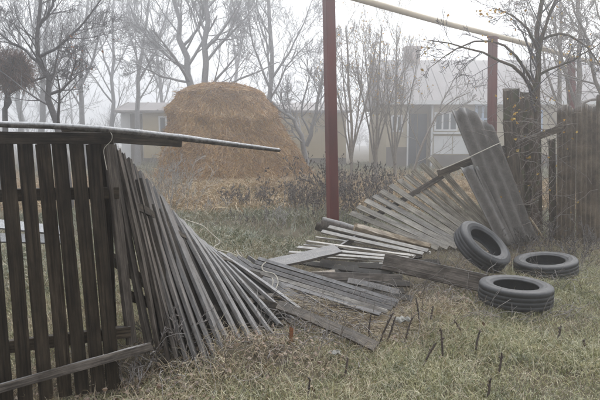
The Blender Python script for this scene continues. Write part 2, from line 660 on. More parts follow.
def tree(name, limbs, label, mat, cfg=None, seed=0, leaves=None, group=None, spots=None, cat='tree', tmat=None):
    """limbs: list of (world points, r0, r1, spread); the first is the trunk"""
    c = dict(BASE)
    c.update(cfg or {})
    rs = np.random.default_rng(seed)
    base = limbs[0][0][0]
    root = thing(name, base, label, cat, group)
    out, main = {}, []
    for li, (pts, r0, r1, spread) in enumerate(limbs):
        pp = [np.array(tuple(q)) for q in pts]
        # resample to a smooth line with a little wobble
        m = 9
        seg = np.linspace(0, len(pp) - 1, m)
        line = []
        for s in seg:
            i = min(int(s), len(pp) - 2)
            line.append(pp[i] + (pp[i + 1] - pp[i]) * (s - i))
        line = np.array(line)
        sm = line.copy()
        sm[1:-1] = 0.25 * line[:-2] + 0.5 * line[1:-1] + 0.25 * line[2:]
        sm[1:-1] += rs.normal(0, r0 * 0.35, (m - 2, 3))
        rad = [r0 + (r1 - r0) * k / (m - 1) for k in range(m)]
        if li == 0:
            rad[0] *= 1.25
        main.append((list(sm), rad))
        dirs = [unit(sm[k + 1] - sm[k]) for k in range(m - 1)]
        L = np.linalg.norm(sm[-1] - sm[0]) * spread
        shoots(out, list(sm), rad, dirs, L, 0, c, rs)
    M0 = Matrix.Identity(4)
    link('trunk', tubes_mesh('trunk', [(main, 8)]), tmat or mat, root, M0)
    sides = {1: 5, 2: 4, 3: 3, 4: 3, 5: 3}
    link('crown', tubes_mesh('crown', [(v, sides.get(k, 3)) for k, v in out.items()]), mat, root, M0)
    if leaves:
        num, mt, size, zone = leaves
        tips = [q[0][-1] for k in out for q in out[k] if k >= 2] + [q[0][2] for k in out for q in out[k] if k >= 3]
        tips = np.array(tips)
        if zone is not None:
            tips = tips[zone(tips)]
        if len(tips):
            sel = tips[rs.integers(0, len(tips), num)]
            if spots:
                sp = np.array([tuple(P(*q)) for q in spots])
                sel = np.concatenate([sel, sp, sp + rs.normal(0, 0.02, sp.shape), sp + rs.normal(0, 0.025, sp.shape)])
            link('foliage', leaf_mesh(sel, size, rs), mt, root, M0)['kind'] = 'stuff'
    return root, out


def leaf_mesh(pos, size, rs, flat=0.0):
    n = len(pos)
    a = rs.normal(0, 1, (n, 3))
    a[:, 2] = a[:, 2] * (1 - flat) - 0.3 * (1 - flat)
    a /= np.linalg.norm(a, axis=1, keepdims=True)
    b = np.cross(a, rs.normal(0, 1, (n, 3)))
    if flat:
        b = np.cross(a, np.array([0, 0, 1.0]) + rs.normal(0, 0.3, (n, 3)))
    b /= np.linalg.norm(b, axis=1, keepdims=True) + 1e-9
    c = np.cross(a, b)
    s = size * rs.uniform(0.6, 1.25, (n, 1))
    curl = rs.uniform(0.05, 0.35, (n, 1))
    p = pos + rs.normal(0, size * 0.3, (n, 3))
    v = np.stack([p, p + a * s * 0.5 + b * s * 0.36 + c * s * curl, p + a * s * 0.55 - b * s * 0.36 + c * s * curl, p + a * s, p + a * s * 0.5], 1).reshape(-1, 3)
    k = np.arange(n)[:, None] * 5
    T = np.concatenate([k + np.array([[0, 1, 4]]), k + np.array([[1, 3, 4]]), k + np.array([[4, 3, 2]]), k + np.array([[0, 4, 2]])])
    return mesh_np('foliage', v, None, T)


M_bark = strands('dark_damp_bark', [(0.0, (0.04, 0.037, 0.038)), (1.0, (0.10, 0.09, 0.09))], 0.3)
M_bark2 = strands('frosted_fog_paled_bark', [(0.0, (0.12, 0.118, 0.125)), (1.0, (0.24, 0.235, 0.245))], 0.55)  # frosted bark, paled further to stand in for fog on far trees
M_bark3 = strands('brown_shrub_bark', [(0.0, (0.11, 0.095, 0.08)), (1.0, (0.24, 0.205, 0.17))], 0.4)
M_yleaf = strands('yellow_autumn_leaf', [(0.0, (0.36, 0.17, 0.03)), (0.5, (0.52, 0.30, 0.05)), (1.0, (0.55, 0.40, 0.10))], 0.0)
M_oleaf = strands('rusty_autumn_leaf', [(0.0, (0.22, 0.09, 0.04)), (1.0, (0.38, 0.17, 0.08))], 0.0)
M_nest = strands('brown_twig_ball', [(0.0, (0.08, 0.045, 0.035)), (1.0, (0.24, 0.14, 0.10))], 0.12)


def pts(d, *xy, z0=True):
    out = []
    for k, (x, y) in enumerate(xy):
        out.append(P(x, y, d))
    if z0:
        out[0] = Vector((out[0].x, d, -0.05))
    return out


def trees():
    # dark leaning tree on the left
    d = 12.0
    tree('bare_tree', [(pts(d, (70, 205), (60, 122), (50, 95), (38, 62), (36, 30), (42, -25)), 0.085, 0.03, 0.5),
                       (pts(d, (38, 62), (22, 48), (4, 38), (-15, 20), z0=False), 0.034, 0.012, 0.75),
                       (pts(d, (38, 58), (60, 45), (82, 26), (104, -5), z0=False), 0.036, 0.014, 0.75),
                       (pts(d, (50, 94), (66, 88), (72, 74), (76, 55), z0=False), 0.035, 0.012, 0.7),
                       (pts(d, (36, 30), (50, 12), (58, -20), z0=False), 0.04, 0.02, 0.9)],
         'dark bare tree with a leaning trunk nearest behind the upright fence', M_bark, dict(kids=(8, 5, 4, 4), up=0.10, rmin=0.003), 3,
         leaves=(34, M_oleaf, 0.055, lambda p: (p[:, 0] > P(70, 60, 12).x) & (p[:, 2] < P(0, 35, 12).z)))
    d = 13.0
    root, out = tree('bare_tree', [(pts(d, (2, 205), (4, 122), (8, 98), (8, 92), (1, 76)), 0.075, 0.03, 0.5),
                                   (pts(d, (8, 94), (20, 86), (40, 80), (62, 70), z0=False), 0.045, 0.015, 0.7)],
                     'small bare tree at the left edge holding a round brown twig ball', M_bark, dict(kids=(5, 5, 5, 3)), 5)
    # round twig ball caught in its fork
    rs = np.random.default_rng(9)
    c = np.array(tuple(P(12, 70, 12.7)))
    polys = []
    for i in range(2000):
        v = unit(rs.normal(0, 1, 3))
        rad = 0.42 * rs.uniform(0.05, 1.0) ** 0.5 * rs.uniform(0.8, 1.2)
        q = c + v * rad * np.array([1, 0.9, 0.95]) * (1 + 0.15 * math.sin(5 * v[0] + 3 * v[2]))
        t = unit(rs.normal(0, 1, 3) + v * 0.8)
        L = rs.uniform(0.1, 0.32)
        polys.append(([q, q + t * L * 0.5 + rs.normal(0, 0.015, 3), q + t * L + np.array([0, 0, -0.02])], [0.006, 0.005, 0.004]))
    nest = link('twig_ball', tubes_mesh('twig_ball', [(polys, 3)]), M_nest)
    tag(nest, 'round brown ball of dense twigs in the leftmost small tree', 'twig ball')
    # tall pair behind the haystack
    d = 26.0
    tree('bare_tree', [(pts(d, (194, 172), (192, 90), (186, 58), (178, 25), (170, -30)), 0.20, 0.07, 0.5),
                       (pts(d, (190, 70), (176, 62), (160, 50), (142, 30), (130, 5), z0=False), 0.09, 0.03, 0.62),
                       (pts(d, (192, 82), (172, 80), (150, 72), (132, 60), z0=False), 0.06, 0.02, 0.6),
                       (pts(d, (184, 45), (198, 30), (205, 8), (210, -25), z0=False), 0.07, 0.02, 0.6)],
         'grey bare tree with wide limbs rising behind the left top of the haystack', M_bark2, dict(kids=(8, 6, 4, 3), rmin=0.008, up=0.09), 21)
    d = 25.0
    tree('bare_tree', [(pts(d, (206, 173), (204, 80), (205, 45), (206, 0), (207, -40)), 0.16, 0.08, 0.55),
                       (pts(d, (205, 50), (218, 36), (232, 20), (246, -10), z0=False), 0.07, 0.02, 0.7),
                       (pts(d, (205, 30), (196, 10), (186, -20), z0=False), 0.06, 0.02, 0.8)],
         'straight grey bare tree behind the middle of the haystack top', M_bark2, dict(kids=(8, 6, 4, 3), rmin=0.008, up=0.09), 22)
    d = 27.0
    tree('bare_tree', [(pts(d, (272, 172), (270, 100), (272, 55), (268, -10), (268, -35)), 0.13, 0.05, 0.5),
                       (pts(d, (271, 90), (258, 62), (250, 30), (248, 0), z0=False), 0.06, 0.02, 0.6),
                       (pts(d, (271, 80), (288, 55), (302, 28), (312, 0), z0=False), 0.06, 0.02, 0.6)],
         'slender budded bare tree behind the right shoulder of the haystack', M_bark2, dict(kids=(9, 6, 4, 3), rmin=0.007, wander=0.15), 23,
         leaves=(420, M_bark2, 0.07, None))
    d = 25.0
    tree('bare_tree', [(pts(d, (306, 172), (304, 145), (298, 128), (290, 116), (270, 100)), 0.13, 0.05, 0.8),
                       (pts(d, (306, 146), (313, 125), (318, 104), (322, 78), (330, 50), z0=False), 0.10, 0.03, 0.8),
                       (pts(d, (310, 134), (300, 112), (306, 90), (312, 66), z0=False), 0.05, 0.02, 0.8)],
         'low forked bare tree between the haystack and the red post', M_bark2, dict(kids=(8, 5, 4, 3), rmin=0.007, wander=0.17), 24,
         leaves=(300, M_bark2, 0.06, None))
    # faint trees far left
    far = [((138, 170), (138, 110), (137, 80), (146, 40), (150, -10), 34, 31, 'faint bare tree with a forked trunk just left of the haystack'),
           ((112, 170), (111, 120), (113, 80), (112, 40), (115, -10), 38, 32, 'faint slim bare tree in fog, left of the forked one'),
           ((84, 172), (83, 120), (80, 85), (82, 50), (88, 0), 30, 33, 'foggy bare tree right of the dark leaning tree'),
           ((40, 172), (42, 115), (43, 85), (46, 40), (50, -5), 27, 34, 'foggy thick bare tree behind the dark leaning tree'),
           ((22, 170), (20, 120), (18, 80), (22, 40), (14, 0), 32, 35, 'foggy bare tree behind the round twig ball'),
           ((162, 170), (163, 120), (160, 85), (158, 50), (150, 10), 42, 36, 'faintest bare tree against the left end of the long building'),
           ((240, 170), (238, 110), (236, 70), (232, 30), (230, -10), 44, 37, 'very faint bare tree straight above the haystack')]
    for *xy, d, sd_, lab in far:
        tr = pts(d, *xy)
        f = pts(d, (xy[2][0], xy[2][1] + 4), (xy[3][0] + 10 * (1 if sd_ % 2 else -1), xy[3][1] + 12), (xy[4][0] + 22 * (1 if sd_ % 2 else -1), xy[4][1]), z0=False)
        tree('bare_tree', [(tr, 0.17, 0.05, 0.5), (f, 0.08, 0.03, 0.7)], lab, M_bark2, dict(kids=(7, 5, 4, 3), rmin=0.009, up=0.1), sd_, group='bare trees in the fog')
    # shrubby trees with a few yellow leaves, in front of the house
    for x, d, sd_, lab, tilt in ((352, 20, 41, 'twiggy yellow-leaved shrub tree just right of the tall red post', -6),
                                 (376, 21, 42, 'twiggy yellow-leaved shrub tree in front of the house corner', 5),
                                 (395, 22, 43, 'straight twiggy tree with yellow leaves below the chimney', 2)):
        b = Vector((P(x, 165, d).x, d, -0.05))
        limbs = [(pts(d, (x, 180), (x, 130), (x + tilt * 0.5, 85), (x + tilt, 40), (x + tilt, 25)), 0.055, 0.02, 0.42)]
        for k in range(4):
            s = (-22, -11, 12, 24)[k]
            limbs.append((pts(d, (x, 168 - 5 * k), (x + s * 0.4, 120), (x + s * 0.8, 80), (x + s, 42 + 6 * (k % 2)), z0=False), 0.035, 0.012, 0.42))
        tree('shrub_tree', limbs, lab, M_bark3, dict(kids=(7, 4, 3, 2), rmin=0.005, up=0.12, angle=(20, 50)), sd_,
             leaves=(230, M_yleaf, 0.075, lambda p: p[:, 2] > 2.2), group='shrub trees before the house')
    d = 19.0
    tree('sapling', [(pts(d, (409, 182), (414, 165), (424, 140), (436, 116), (446, 102), (470, 92)), 0.05, 0.015, 0.45),
                     (pts(d, (436, 116), (448, 112), (462, 106), (478, 98), z0=False), 0.02, 0.008, 0.5),
                     (pts(d, (440, 108), (448, 90), (458, 72), (470, 55), z0=False), 0.02, 0.008, 0.5)],
         'thin bare sapling leaning right across the house front', M_bark3, dict(kids=(6, 4, 3, 2), max=3, rmin=0.005), 44)
    # near tree on the right, growing in the fence line
    d = 8.7
    tree('bare_tree', [([P(533, 245, d), P(534, 200, d), P(536, 150, d), P(538, 100, d), P(541, 55, d), P(538, 10, d), P(545, -30, d)], 0.06, 0.028, 0.45),
                       ([P(534, 190, d), P(528, 140, d), P(534, 95, d), P(536, 60, d), P(545, 30, d - .1), P(560, -10, d - .3)], 0.045, 0.016, 0.45),
                       ([P(538, 100, d), P(527, 78, d - .3), P(510, 66, d - .6), P(488, 52, d - .8), P(460, 46, d - 1.0), P(428, 40, d - 1.1)], 0.03, 0.006, 0.33),
                       ([P(538, 90, d), P(520, 60, d - .2), P(503, 42, d - .4), P(478, 38, d - .6), P(450, 52, d - .7), P(432, 66, d - .8)], 0.024, 0.005, 0.33),
                       ([P(539, 75, d), P(556, 66, d - .2), P(575, 60, d - .4), P(602, 42, d - .6)], 0.022, 0.006, 0.5),
                       ([P(540, 60, d), P(530, 30, d - .3), P(512, 14, d - .5), P(492, 8, d - .7)], 0.022, 0.006, 0.45),
                       ([P(541, 40, d), P(565, 30, d - .3), P(592, 50, d - .5), P(606, 75, d - .6)], 0.022, 0.006, 0.4)],
         'near bare tree with scattered yellow leaves growing in the right fence', M_bark, dict(kids=(7, 4, 4, 2), max=3, rmin=0.0028, wander=0.17, up=0.03, from0=0.45), 51, tmat=M_brown,
         leaves=(40, M_yleaf, 0.05, None), spots=[(*q, 8.7 - 0.7 * (q[0] < 520)) for q in ((485, 14), (489, 10), (494, 16), (498, 9), (503, 14), (490, 18), (480, 12), (425, 40), (428, 44), (426, 52), (431, 60), (486, 34), (492, 41), (515, 106), (519, 112), (512, 118), (516, 110), (549, 101), (551, 99), (590, 50), (592, 58), (568, 52), (522, 98), (447, 42), (560, 64))])
    for x, d, sd_, lab in ((578, 15, 61, 'grey bare tree with rusty leaves behind the right end fence'), (606, 13, 62, 'bare tree cut off by the right picture edge'), (560, 19, 63, 'hazy bare tree behind the last red post')):
        tr = pts(d, (x, 200), (x, 130), (x - 4, 80), (x + 3, 30), (x - 2, -20))
        f = pts(d, (x, 110), (x - 14, 70), (x - 20, 35), (x - 34, 0), z0=False)
        tree('bare_tree', [(tr, 0.10, 0.03, 0.5), (f, 0.05, 0.015, 0.6)], lab, M_bark3, dict(kids=(8, 5, 4, 3), rmin=0.005, wander=0.16), sd_,
             leaves=(70, M_oleaf if sd_ != 62 else M_yleaf, 0.06, None))


trees()

def treeline():
    """far-off wood that reads as one mass"""
    rs = np.random.default_rng(77)
    out = {}
    cfg = dict(BASE)
    cfg.update(kids=(7, 4, 3), max=3, rmin=0.012, up=0.1)
    for i in range(38):
        d = rs.uniform(52, 95)
        x = rs.uniform(-0.62, 0.62) * d
        h = rs.uniform(5.5, 9.5)
        grow(out, np.array([x, d, -0.2]), unit(np.array([rs.normal(0, .05), rs.normal(0, .05), 1])), h, rs.uniform(0.12, 0.2), 0, cfg, rs)
    for i in range(170):        # scrub beneath
        d = rs.uniform(48, 80)
        x = rs.uniform(-0.62, 0.62) * d
        c2 = dict(cfg, kids=(9, 5), max=2, rmin=0.02)
        grow(out, np.array([x, d, -0.2]), unit(np.array([rs.normal(0, .3), rs.normal(0, .3), 1])), rs.uniform(1.5, 3.6), 0.05, 1, dict(c2, max=3), rs)
    o = link('treeline', tubes_mesh('treeline', [(v, 3) for v in out.values()]), M_bark2)
    tag(o, 'far hazy wood and scrub along the horizon', kind='stuff')


treeline()

# ------------------------------------------------------------------ haystack
M_straw = strands('haystack_straw', [(0.0, (0.08, 0.036, 0.008)), (0.4, (0.30, 0.15, 0.035)), (0.8, (0.55, 0.31, 0.085)), (1.0, (0.62, 0.43, 0.18))], 0.30, 0.5, 1.3)
M_core = plain('haystack_core', (0.13, 0.07, 0.026), 0.5, 5.0, 0.95)


def haystack():
    D = 22.6
    c = P(228, 180, D)
    cx, cy = c.x, D
    prof_z = np.array([0.0, 0.35, 0.9, 1.5, 2.1, 2.55, 2.95, 3.25, 3.48, 3.62, 3.68])
    prof_r = np.array([2.95, 2.78, 2.55, 2.28, 1.98, 1.82, 1.70, 1.50, 1.15, 0.62, 0.0])

    def surf(th, z):
        r = np.interp(z, prof_z, prof_r)
        lump = 1 + 0.05 * np.sin(3 * th + 1.5 * z) + 0.035 * np.sin(7 * th - 2 * z + 1) + 0.02 * np.sin(13 * th + 5 * z)
        ledge = 0.20 * np.exp(-((z - 2.45 - 0.22 * np.sin(2 * th + 1)) / 0.20) ** 2) + 0.12 * np.exp(-((z - 3.3 - 0.06 * np.sin(3 * th)) / 0.10) ** 2) + 0.08 * np.exp(-((z - 1.3 - 0.3 * np.sin(3 * th)) / 0.2) ** 2)
        r = r * lump + ledge * np.clip(r, 0, 1)
        sk = -0.16 * np.clip(z - 1.2, 0, 3) / 2.4 * 1.6
        return cx + r * np.cos(th) * np.where(np.cos(th) > 0, 1.02, 1.0) + sk + 0.12 * np.clip(1.6 - z, 0, 2) * np.clip(np.cos(th), 0, 1), cy + r * np.sin(th) * 0.9, z

    root = thing('haystack', (cx, cy, 0), 'large brown rounded haystack standing in the yard behind the fence', 'haystack')
    nt_, nz_ = 64, 30
    th, z = np.meshgrid(np.linspace(0, 2 * np.pi, nt_, endpoint=False), np.linspace(-0.1, 3.68, nz_), indexing='ij')
    x, y, zz = surf(th, z)
    V = np.stack([cx + (x - cx) * 0.985, cy + (y - cy) * 0.985, zz - 0.02], -1).reshape(-1, 3)
    i, j = np.meshgrid(np.arange(nt_), np.arange(nz_ - 1), indexing='ij')
    i2 = (i + 1) % nt_
    Q = np.stack([i * nz_ + j, i2 * nz_ + j, i2 * nz_ + j + 1, i * nz_ + j + 1], -1).reshape(-1, 4)
    link('straw_core', mesh_np('straw_core', V, Q, smooth=True), M_core, root)
    n = 62000
    th = rng.uniform(-np.pi, 0.15, n)
    z = 3.66 * (1 - rng.uniform(0, 1, n) ** 1.15)
    lay = 0.5 + 0.5 * np.sin(9 * z + 2.2 * np.sin(3 * th))
    L = rng.uniform(0.12, 0.5, n) * (0.5 + 0.9 * lay)
    steep = np.clip((z - 2.9) / 0.7, 0, 1)
    th2 = th + rng.normal(0, 0.10, n) * (1 + 2 * steep)
    z2 = np.clip(z - L * (1 - 0.5 * steep) * rng.uniform(0.5, 1.1, n), 0.0, 3.66)
    thm, zm = (th + th2) / 2, (z + z2) / 2

    def pt(t, zv, lift):
        a, b, c_ = surf(t, zv)
        nx, ny = np.cos(t), np.sin(t)
        return np.stack([a + nx * lift, b + ny * lift, c_ + lift * 0.4 * steep + 0.0], -1)
    o0 = rng.uniform(-0.03, 0.03, n)
    p0, p1, p2 = pt(th, z, o0), pt(thm, zm, o0 + rng.uniform(0.0, 0.06, n)), pt(th2, z2, o0 + rng.uniform(-0.01, 0.07, n))
    sel = rng.integers(0, n, 5000)
    out = np.stack([np.cos(th[sel]), np.sin(th[sel]), rng.uniform(-0.9, 0.5, 5000)], -1) + rng.normal(0, 0.5, (5000, 3))
    ln = rng.uniform(0.06, 0.24, (5000, 1))
    q0, q1 = p0[sel], p0[sel] + out * ln * 0.5
    p0, p1, p2 = np.concatenate([p0, q0]), np.concatenate([p1, q1]), np.concatenate([p2, q1 + out * ln * 0.35 - np.array([0, 0, 0.03])])
    link('straw', ribbon(p0, p1, p2, rng.uniform(0.006, 0.014, n + 5000)), M_straw, root)['kind'] = 'stuff'


def ribbon(p0, p1, p2, wd):
    """bent blades: base p0, middle p1, tip p2, half-width wd"""
    n = len(p0)
    s = np.cross(p2 - p0, rng.normal(0, 1, (n, 3)))
    s /= np.linalg.norm(s, axis=1, keepdims=True) + 1e-9
    s = s * np.asarray(wd).reshape(-1, 1)
    V = np.stack([p0 - s, p0 + s, p1 - s * 0.8, p1 + s * 0.8, p2], 1).reshape(-1, 3)
    k = np.arange(n)[:, None] * 5
    return mesh_np('blades', V, k + np.array([[0, 1, 3, 2]]), k + np.array([[2, 3, 4]]))


haystack()

# ------------------------------------------------------------------ gas pipe on red posts
M_red = plain('red_brown_paint', (0.145, 0.030, 0.024), 0.35, 3.0, 0.55, c2=(0.085, 0.024, 0.020), frost=0.1)
M_cream = plain('cream_pipe_paint', (0.60, 0.51, 0.38), 0.2, 2.0, 0.6, frost=0.35)


def pipe_line():
    spots = [(9.25, 328.6, 333.5, 'tall dark red steel post right of the haystack'),
             (12.9, 493.5, 491, 'middle red steel post behind the leaning corrugated sheet'),
             (16.3, 573, 573, 'farthest red steel post behind the right end fence')]
    top = []
    for d, xt, xb, lab in spots:
        zt = 1.5 + 2.28
        pt_ = Vector((P(xt, 20, d).x, d, zt - 0.085))
        pb = Vector((P(xb, 220, d).x, d, -0.2))
        top.append(Vector((pt_.x, d, zt)))
        root = thing('red_post', pb, lab, 'post', 'red posts carrying the pipe')
        me = board_mesh('shaft', 0.155, 0.155, 6, 0.004, 0.0, seed=int(d))
        member('shaft', pb, pt_ - Vector((0, 0, 0.012)), (1, 0.4, 0), me, M_red, root)
        member('bracket', pt_ - Vector((0, 0, 0.010)), pt_ + Vector((0, 0, 0.025)), (1, 1, 0), board_mesh('bracket', 0.24, 0.17, 1), M_red, root)
    a, c = top[0], top[2]
    dr = (c - a).normalized()
    p = [a - dr * 9 + Vector((0, 0, 0.0))]
    for k in range(1, 40):
        f = k / 39
        q = (a - dr * 9).lerp(c + dr * 14, f)
        # follow the three post tops exactly, sag a little between
        q.z = a.z + 0.012 * math.sin(f * 30)
        p.append(q)
    polys = [([tuple(q) for q in p], [0.058] * len(p))]
    pm = link('gas_pipe', tubes_mesh('gas_pipe', [(polys, 12)]), M_cream)
    tag(pm, 'cream painted overhead pipe running along the tops of red posts', 'pipe')
    return


pipe_line()


# ------------------------------------------------------------------ the collapsed picket fence
PK_DARK = [board_mesh('picket', 0.078, 0.024, 5, 0.02, 0.006 * k, 0.03 * k, 0.004, seed=20 + k) for k in (-1, 0, 1, 2)]
PK_FAN = [board_mesh('picket', 0.078, 0.026, 5, 0.02, 0.012 * k, 0.05 * k, 0.004, ragged=0.006, seed=30 + k) for k in (-2, -1, 0, 1, 2)]
PK_PALE = [board_mesh('picket', 0.082, 0.022, 5, 0.02, 0.008 * k, 0.04 * k, 0.006, ragged=0.005, seed=40 + k) for k in (-1, 0, 1, 2)]


PK_BACK = [board_mesh('picket', 0.085, 0.022, 5, 0.02, 0.01 * k, 0.05 * k, ragged=0.01, seed=50 + k) for k in (-1, 0, 1)]


def picket_row(root, rows, meshes, mat, L=1.5, edge=0.0):
    """rows: (bottom point, top point). Faces follow the neighbours."""
    mids = [(b + t) * 0.5 for b, t in rows]
    for i, (b, t) in enumerate(rows):
        a, c = mids[max(i - 1, 0)], mids[min(i + 1, len(rows) - 1)]
        hint = (c - a).normalized() + Vector((random.uniform(-.1, .1), random.uniform(-.1, .1), random.uniform(-.1, .1)))
        if edge:      # twisted on the rails, turning its edge to the street
            vd = (mids[i] - CAM).normalized()
            hint = hint + vd * edge * min(1.0, i / 3.0)
        member('picket', b, t, hint, random.choice(meshes), mat, root)
    return mids


def rail_along(root, rows, f, off, w_, t_, mat, i0, i1, ext=0.0):
    """a straight rail behind pickets i0..i1 at fraction f of their length"""
    a = rows[i0][0].lerp(rows[i0][1], f)
    b = rows[i1][0].lerp(rows[i1][1], f)
    u = (b - a).normalized()
    ax = (rows[i0][1] - rows[i0][0]).normalized()
    o = Vector(off)
    member('rail', a - u * ext + o, b + u * ext + o, ax, board_mesh('rail', w_, t_, 6, 0.02, 0.01, seed=int(abs(a.x * 100))), mat, root)


# upright part on the left
def upright_fence():
    root = thing('picket_fence', P(60, 395, 3.38), 'dark upright picket fence section still standing in the left corner', 'fence', 'picket fence sections')
    tops = [-34, -15, 5, 24.5, 42.5, 58.5, 76, 92.5]
    bots = [-14, 6, 25.5, 46, 65, 82.5, 98.5, 114]
    rows = []
    for xt, xb in zip(tops, bots):
        d = 3.16 + (xt + 20) * 0.0022
        t = P(xt, 143 + random.uniform(-3, 2), d + 0.02)
        b = P(xb, 402, d)
        b = b + (b - t).normalized() * (0.06 + random.uniform(0, 0.04))
        b.z = max(b.z, 0.0)
        rows.append((b, t))
    picket_row(root, rows, PK_DARK, M_dark)
    for f in (0.80, 0.22):
        rail_along(root, rows, f, (-0.01, 0.04, 0), 0.07, 0.045, M_dark, 0, 7, 0.12)
    # cap board over the picket tops
    member('cap_board', P(-40, 138, 3.08), P(113, 138.5, 3.40), (0, 0, 1), board_mesh('cap_board', 0.066, 0.03, 8, 0.03, 0.004, seed=3), M_dark, root)
    # post behind the last picket
    b = P(112, 400, 3.55)
    member('post', Vector((b.x, 3.56, -0.1)), P(103, 142, 3.56), (1, 0.2, 0), board_mesh('post', 0.075, 0.07, 5, 0.03, seed=8), M_dark, root)


upright_fence()


def long_timbers():
    # frosted pole lying along the top
    key = [(-14, 123.8, 3.0, 0.0165), (50, 125.8, 3.13, 0.018), (100, 129, 3.28, 0.0195), (140, 133, 3.48, 0.021), (180, 137.6, 3.72, 0.022), (230, 144, 4.08, 0.019), (279, 150.2, 4.5, 0.015)]
    pp, rr = [], []
    for i in range(len(key) - 1):
        a, b = key[i], key[i + 1]
        for k in range(4):
            f = k / 4
            pp.append(tuple(P(*(a[j] + (b[j] - a[j]) * f for j in range(3)))))
            rr.append((a[3] + (b[3] - a[3]) * f) * (1 + random.uniform(-.04, .04)))
    pp += [tuple(P(*key[-1][:3])), tuple(P(280.5, 150.4, 4.52))]
    rr += [0.015, 0.004]
    o = link('pole', tubes_mesh('pole', [([(pp, rr)], 10)]), M_pole)
    tag(o, 'long frosted pole lying along the top of the upright fence and jutting right', 'pole')
    o = member('rail_board', P(62, 134.5, 3.42), P(181, 143, 4.1), (0, 0, 1), board_mesh('rail_board', 0.062, 0.03, 7, 0.03, 0.005, ragged=0.01, seed=4), M_dark)
    tag(o, 'dark board under the frosted pole, ending above the fan of pickets', 'board')
    o = member('rail_board', P(-12, 392, 3.04), P(151, 346.5, 3.42), (0, 0.3, 1), board_mesh('rail_board', 0.050, 0.045, 7, 0.06, 0.008, ragged=0.01, seed=5), M_plank)
    tag(o, 'loose rail slanting across the foot of the upright dark pickets', 'board')


long_timbers()


def fan_fence():
    T = [(108, 143), (112, 145), (117, 149), (122, 153), (129, 159), (134, 166), (141, 173), (148, 181), (155, 189), (161, 197), (167, 205), (174, 213), (181, 220), (188, 227), (193, 233), (201, 240), (210, 247), (218, 252)]
    B = [(131, 338), (149, 343), (158, 347), (167, 352), (177, 356), (187, 359), (197, 361), (207, 360), (216, 358), (225, 355), (234, 352), (243, 348), (252, 343), (261, 338), (270, 332), (279, 324), (290, 317), (303, 312)]
    LL = [1.20, 1.24, 1.29, 1.34, 1.40, 1.45] + [1.5] * 12
    root = thing('picket_fence', G(200, 358), 'grey pickets twisted into a fan, collapsing from the upright section', 'fence', 'picket fence sections')
    rows = []
    for i, (t, b) in enumerate(zip(T, B)):
        gd = G(*b, z=0.04)
        d = gd.y
        if i < 6:
            d = 3.52 + (gd.y - 3.52) * (i / 6.0)
        bp_ = P(b[0], b[1], d)
        tp = reach(bp_, t[0], t[1], LL[i])
        bp_ = bp_ + (bp_ - tp).normalized() * random.uniform(0.0, 0.06)
        rows.append((bp_, tp))
    picket_row(root, rows, PK_FAN, M_fan, edge=0.9)
    # near-black pickets added behind the front ones to darken the gaps
    for i in range(2, len(rows) - 1):
        b = rows[i][0].lerp(rows[i + 1][0], 0.5)
        t = rows[i][1].lerp(rows[i + 1][1], 0.5)
        vd = ((b + t) * 0.5 - CAM).normalized()
        f1 = random.uniform(0.80, 0.98)
        member('picket', b.lerp(t, 0.02) + vd * 0.10, b.lerp(t, f1) + vd * 0.11, (rows[i + 1][0] - rows[i][0]).normalized() + vd * 0.3, random.choice(PK_BACK), M_gap, root)
    # rails snapped into short lengths behind the pickets
    for f in (0.74, 0.25):
        for i0, i1 in ((0, 3), (3, 6), (6, 9), (9, 12), (12, 15), (15, 17)):
            vd = (rows[i0][0].lerp(rows[i0][1], f) - CAM).normalized()
            rail_along(root, rows, f, vd * (0.05 + 0.015 * min(i0, 3)), 0.06, 0.035, M_dark, i0, i1, -0.005)
    return rows


fan_rows = fan_fence()


def flat_panel():
    T = [(228, 254), (238, 256), (248, 257), (258, 258.5), (256, 262.3), (254, 266.2), (252, 270.2), (250, 274.5)]
    B = [(314, 313), (326, 315), (338, 317), (398, 302), (396, 305.5), (392, 309), (387, 312), (380, 314.5)]
    root = thing('picket_fence', G(340, 300), 'flat fallen bundle of thin grey pickets beside the heap of dry straw', 'fence', 'picket fence sections')
    rows = []
    for i, (t, b) in enumerate(zip(T, B)):
        bp_ = G(*b, z=0.07 - 0.05 * (i < 3))
        tp = reach(bp_, t[0], t[1], 1.52)
        rows.append((bp_, tp))
    ms = [board_mesh('picket', 0.038, 0.024, 5, 0.03, 0.008 * k, 0.03 * k, ragged=0.006, seed=60 + k) for k in (-1, 0, 1)]
    for i, (b, t) in enumerate(rows):
        member('picket', b, t, (0.25, -0.75, -0.5 + random.uniform(-.2, .2)), random.choice(ms), M_bundle if i > 2 else M_fan, root)
    for f in (0.22, 0.72):
        a = rows[2][0].lerp(rows[2][1], f)
        c = rows[7][0].lerp(rows[7][1], f)
        u = (c - a).normalized()
        member('rail', a - u * 0.1 - Vector((0, 0, 0.05)), c + u * 0.1 - Vector((0, 0, 0.05)), (0, 0, 1), board_mesh('rail', 0.06, 0.04, 3, 0.02, seed=9), M_dark, root)
    global flat_root
    flat_root = root


flat_panel()


def under_pieces(root, spots):  # near-black pickets added under the heap, shade put into their colour
    rs = random.Random(5)
    for x0, y0, x1, y1, z in spots:
        a, b = G(x0, y0, z=z), G(x1, y1, z=z + rs.uniform(-0.02, 0.05))
        member('picket', a, b, (b - a).cross(Vector((rs.uniform(-.4, .4), -0.6, 1))), rs.choice(PK_BACK), M_gap, root)



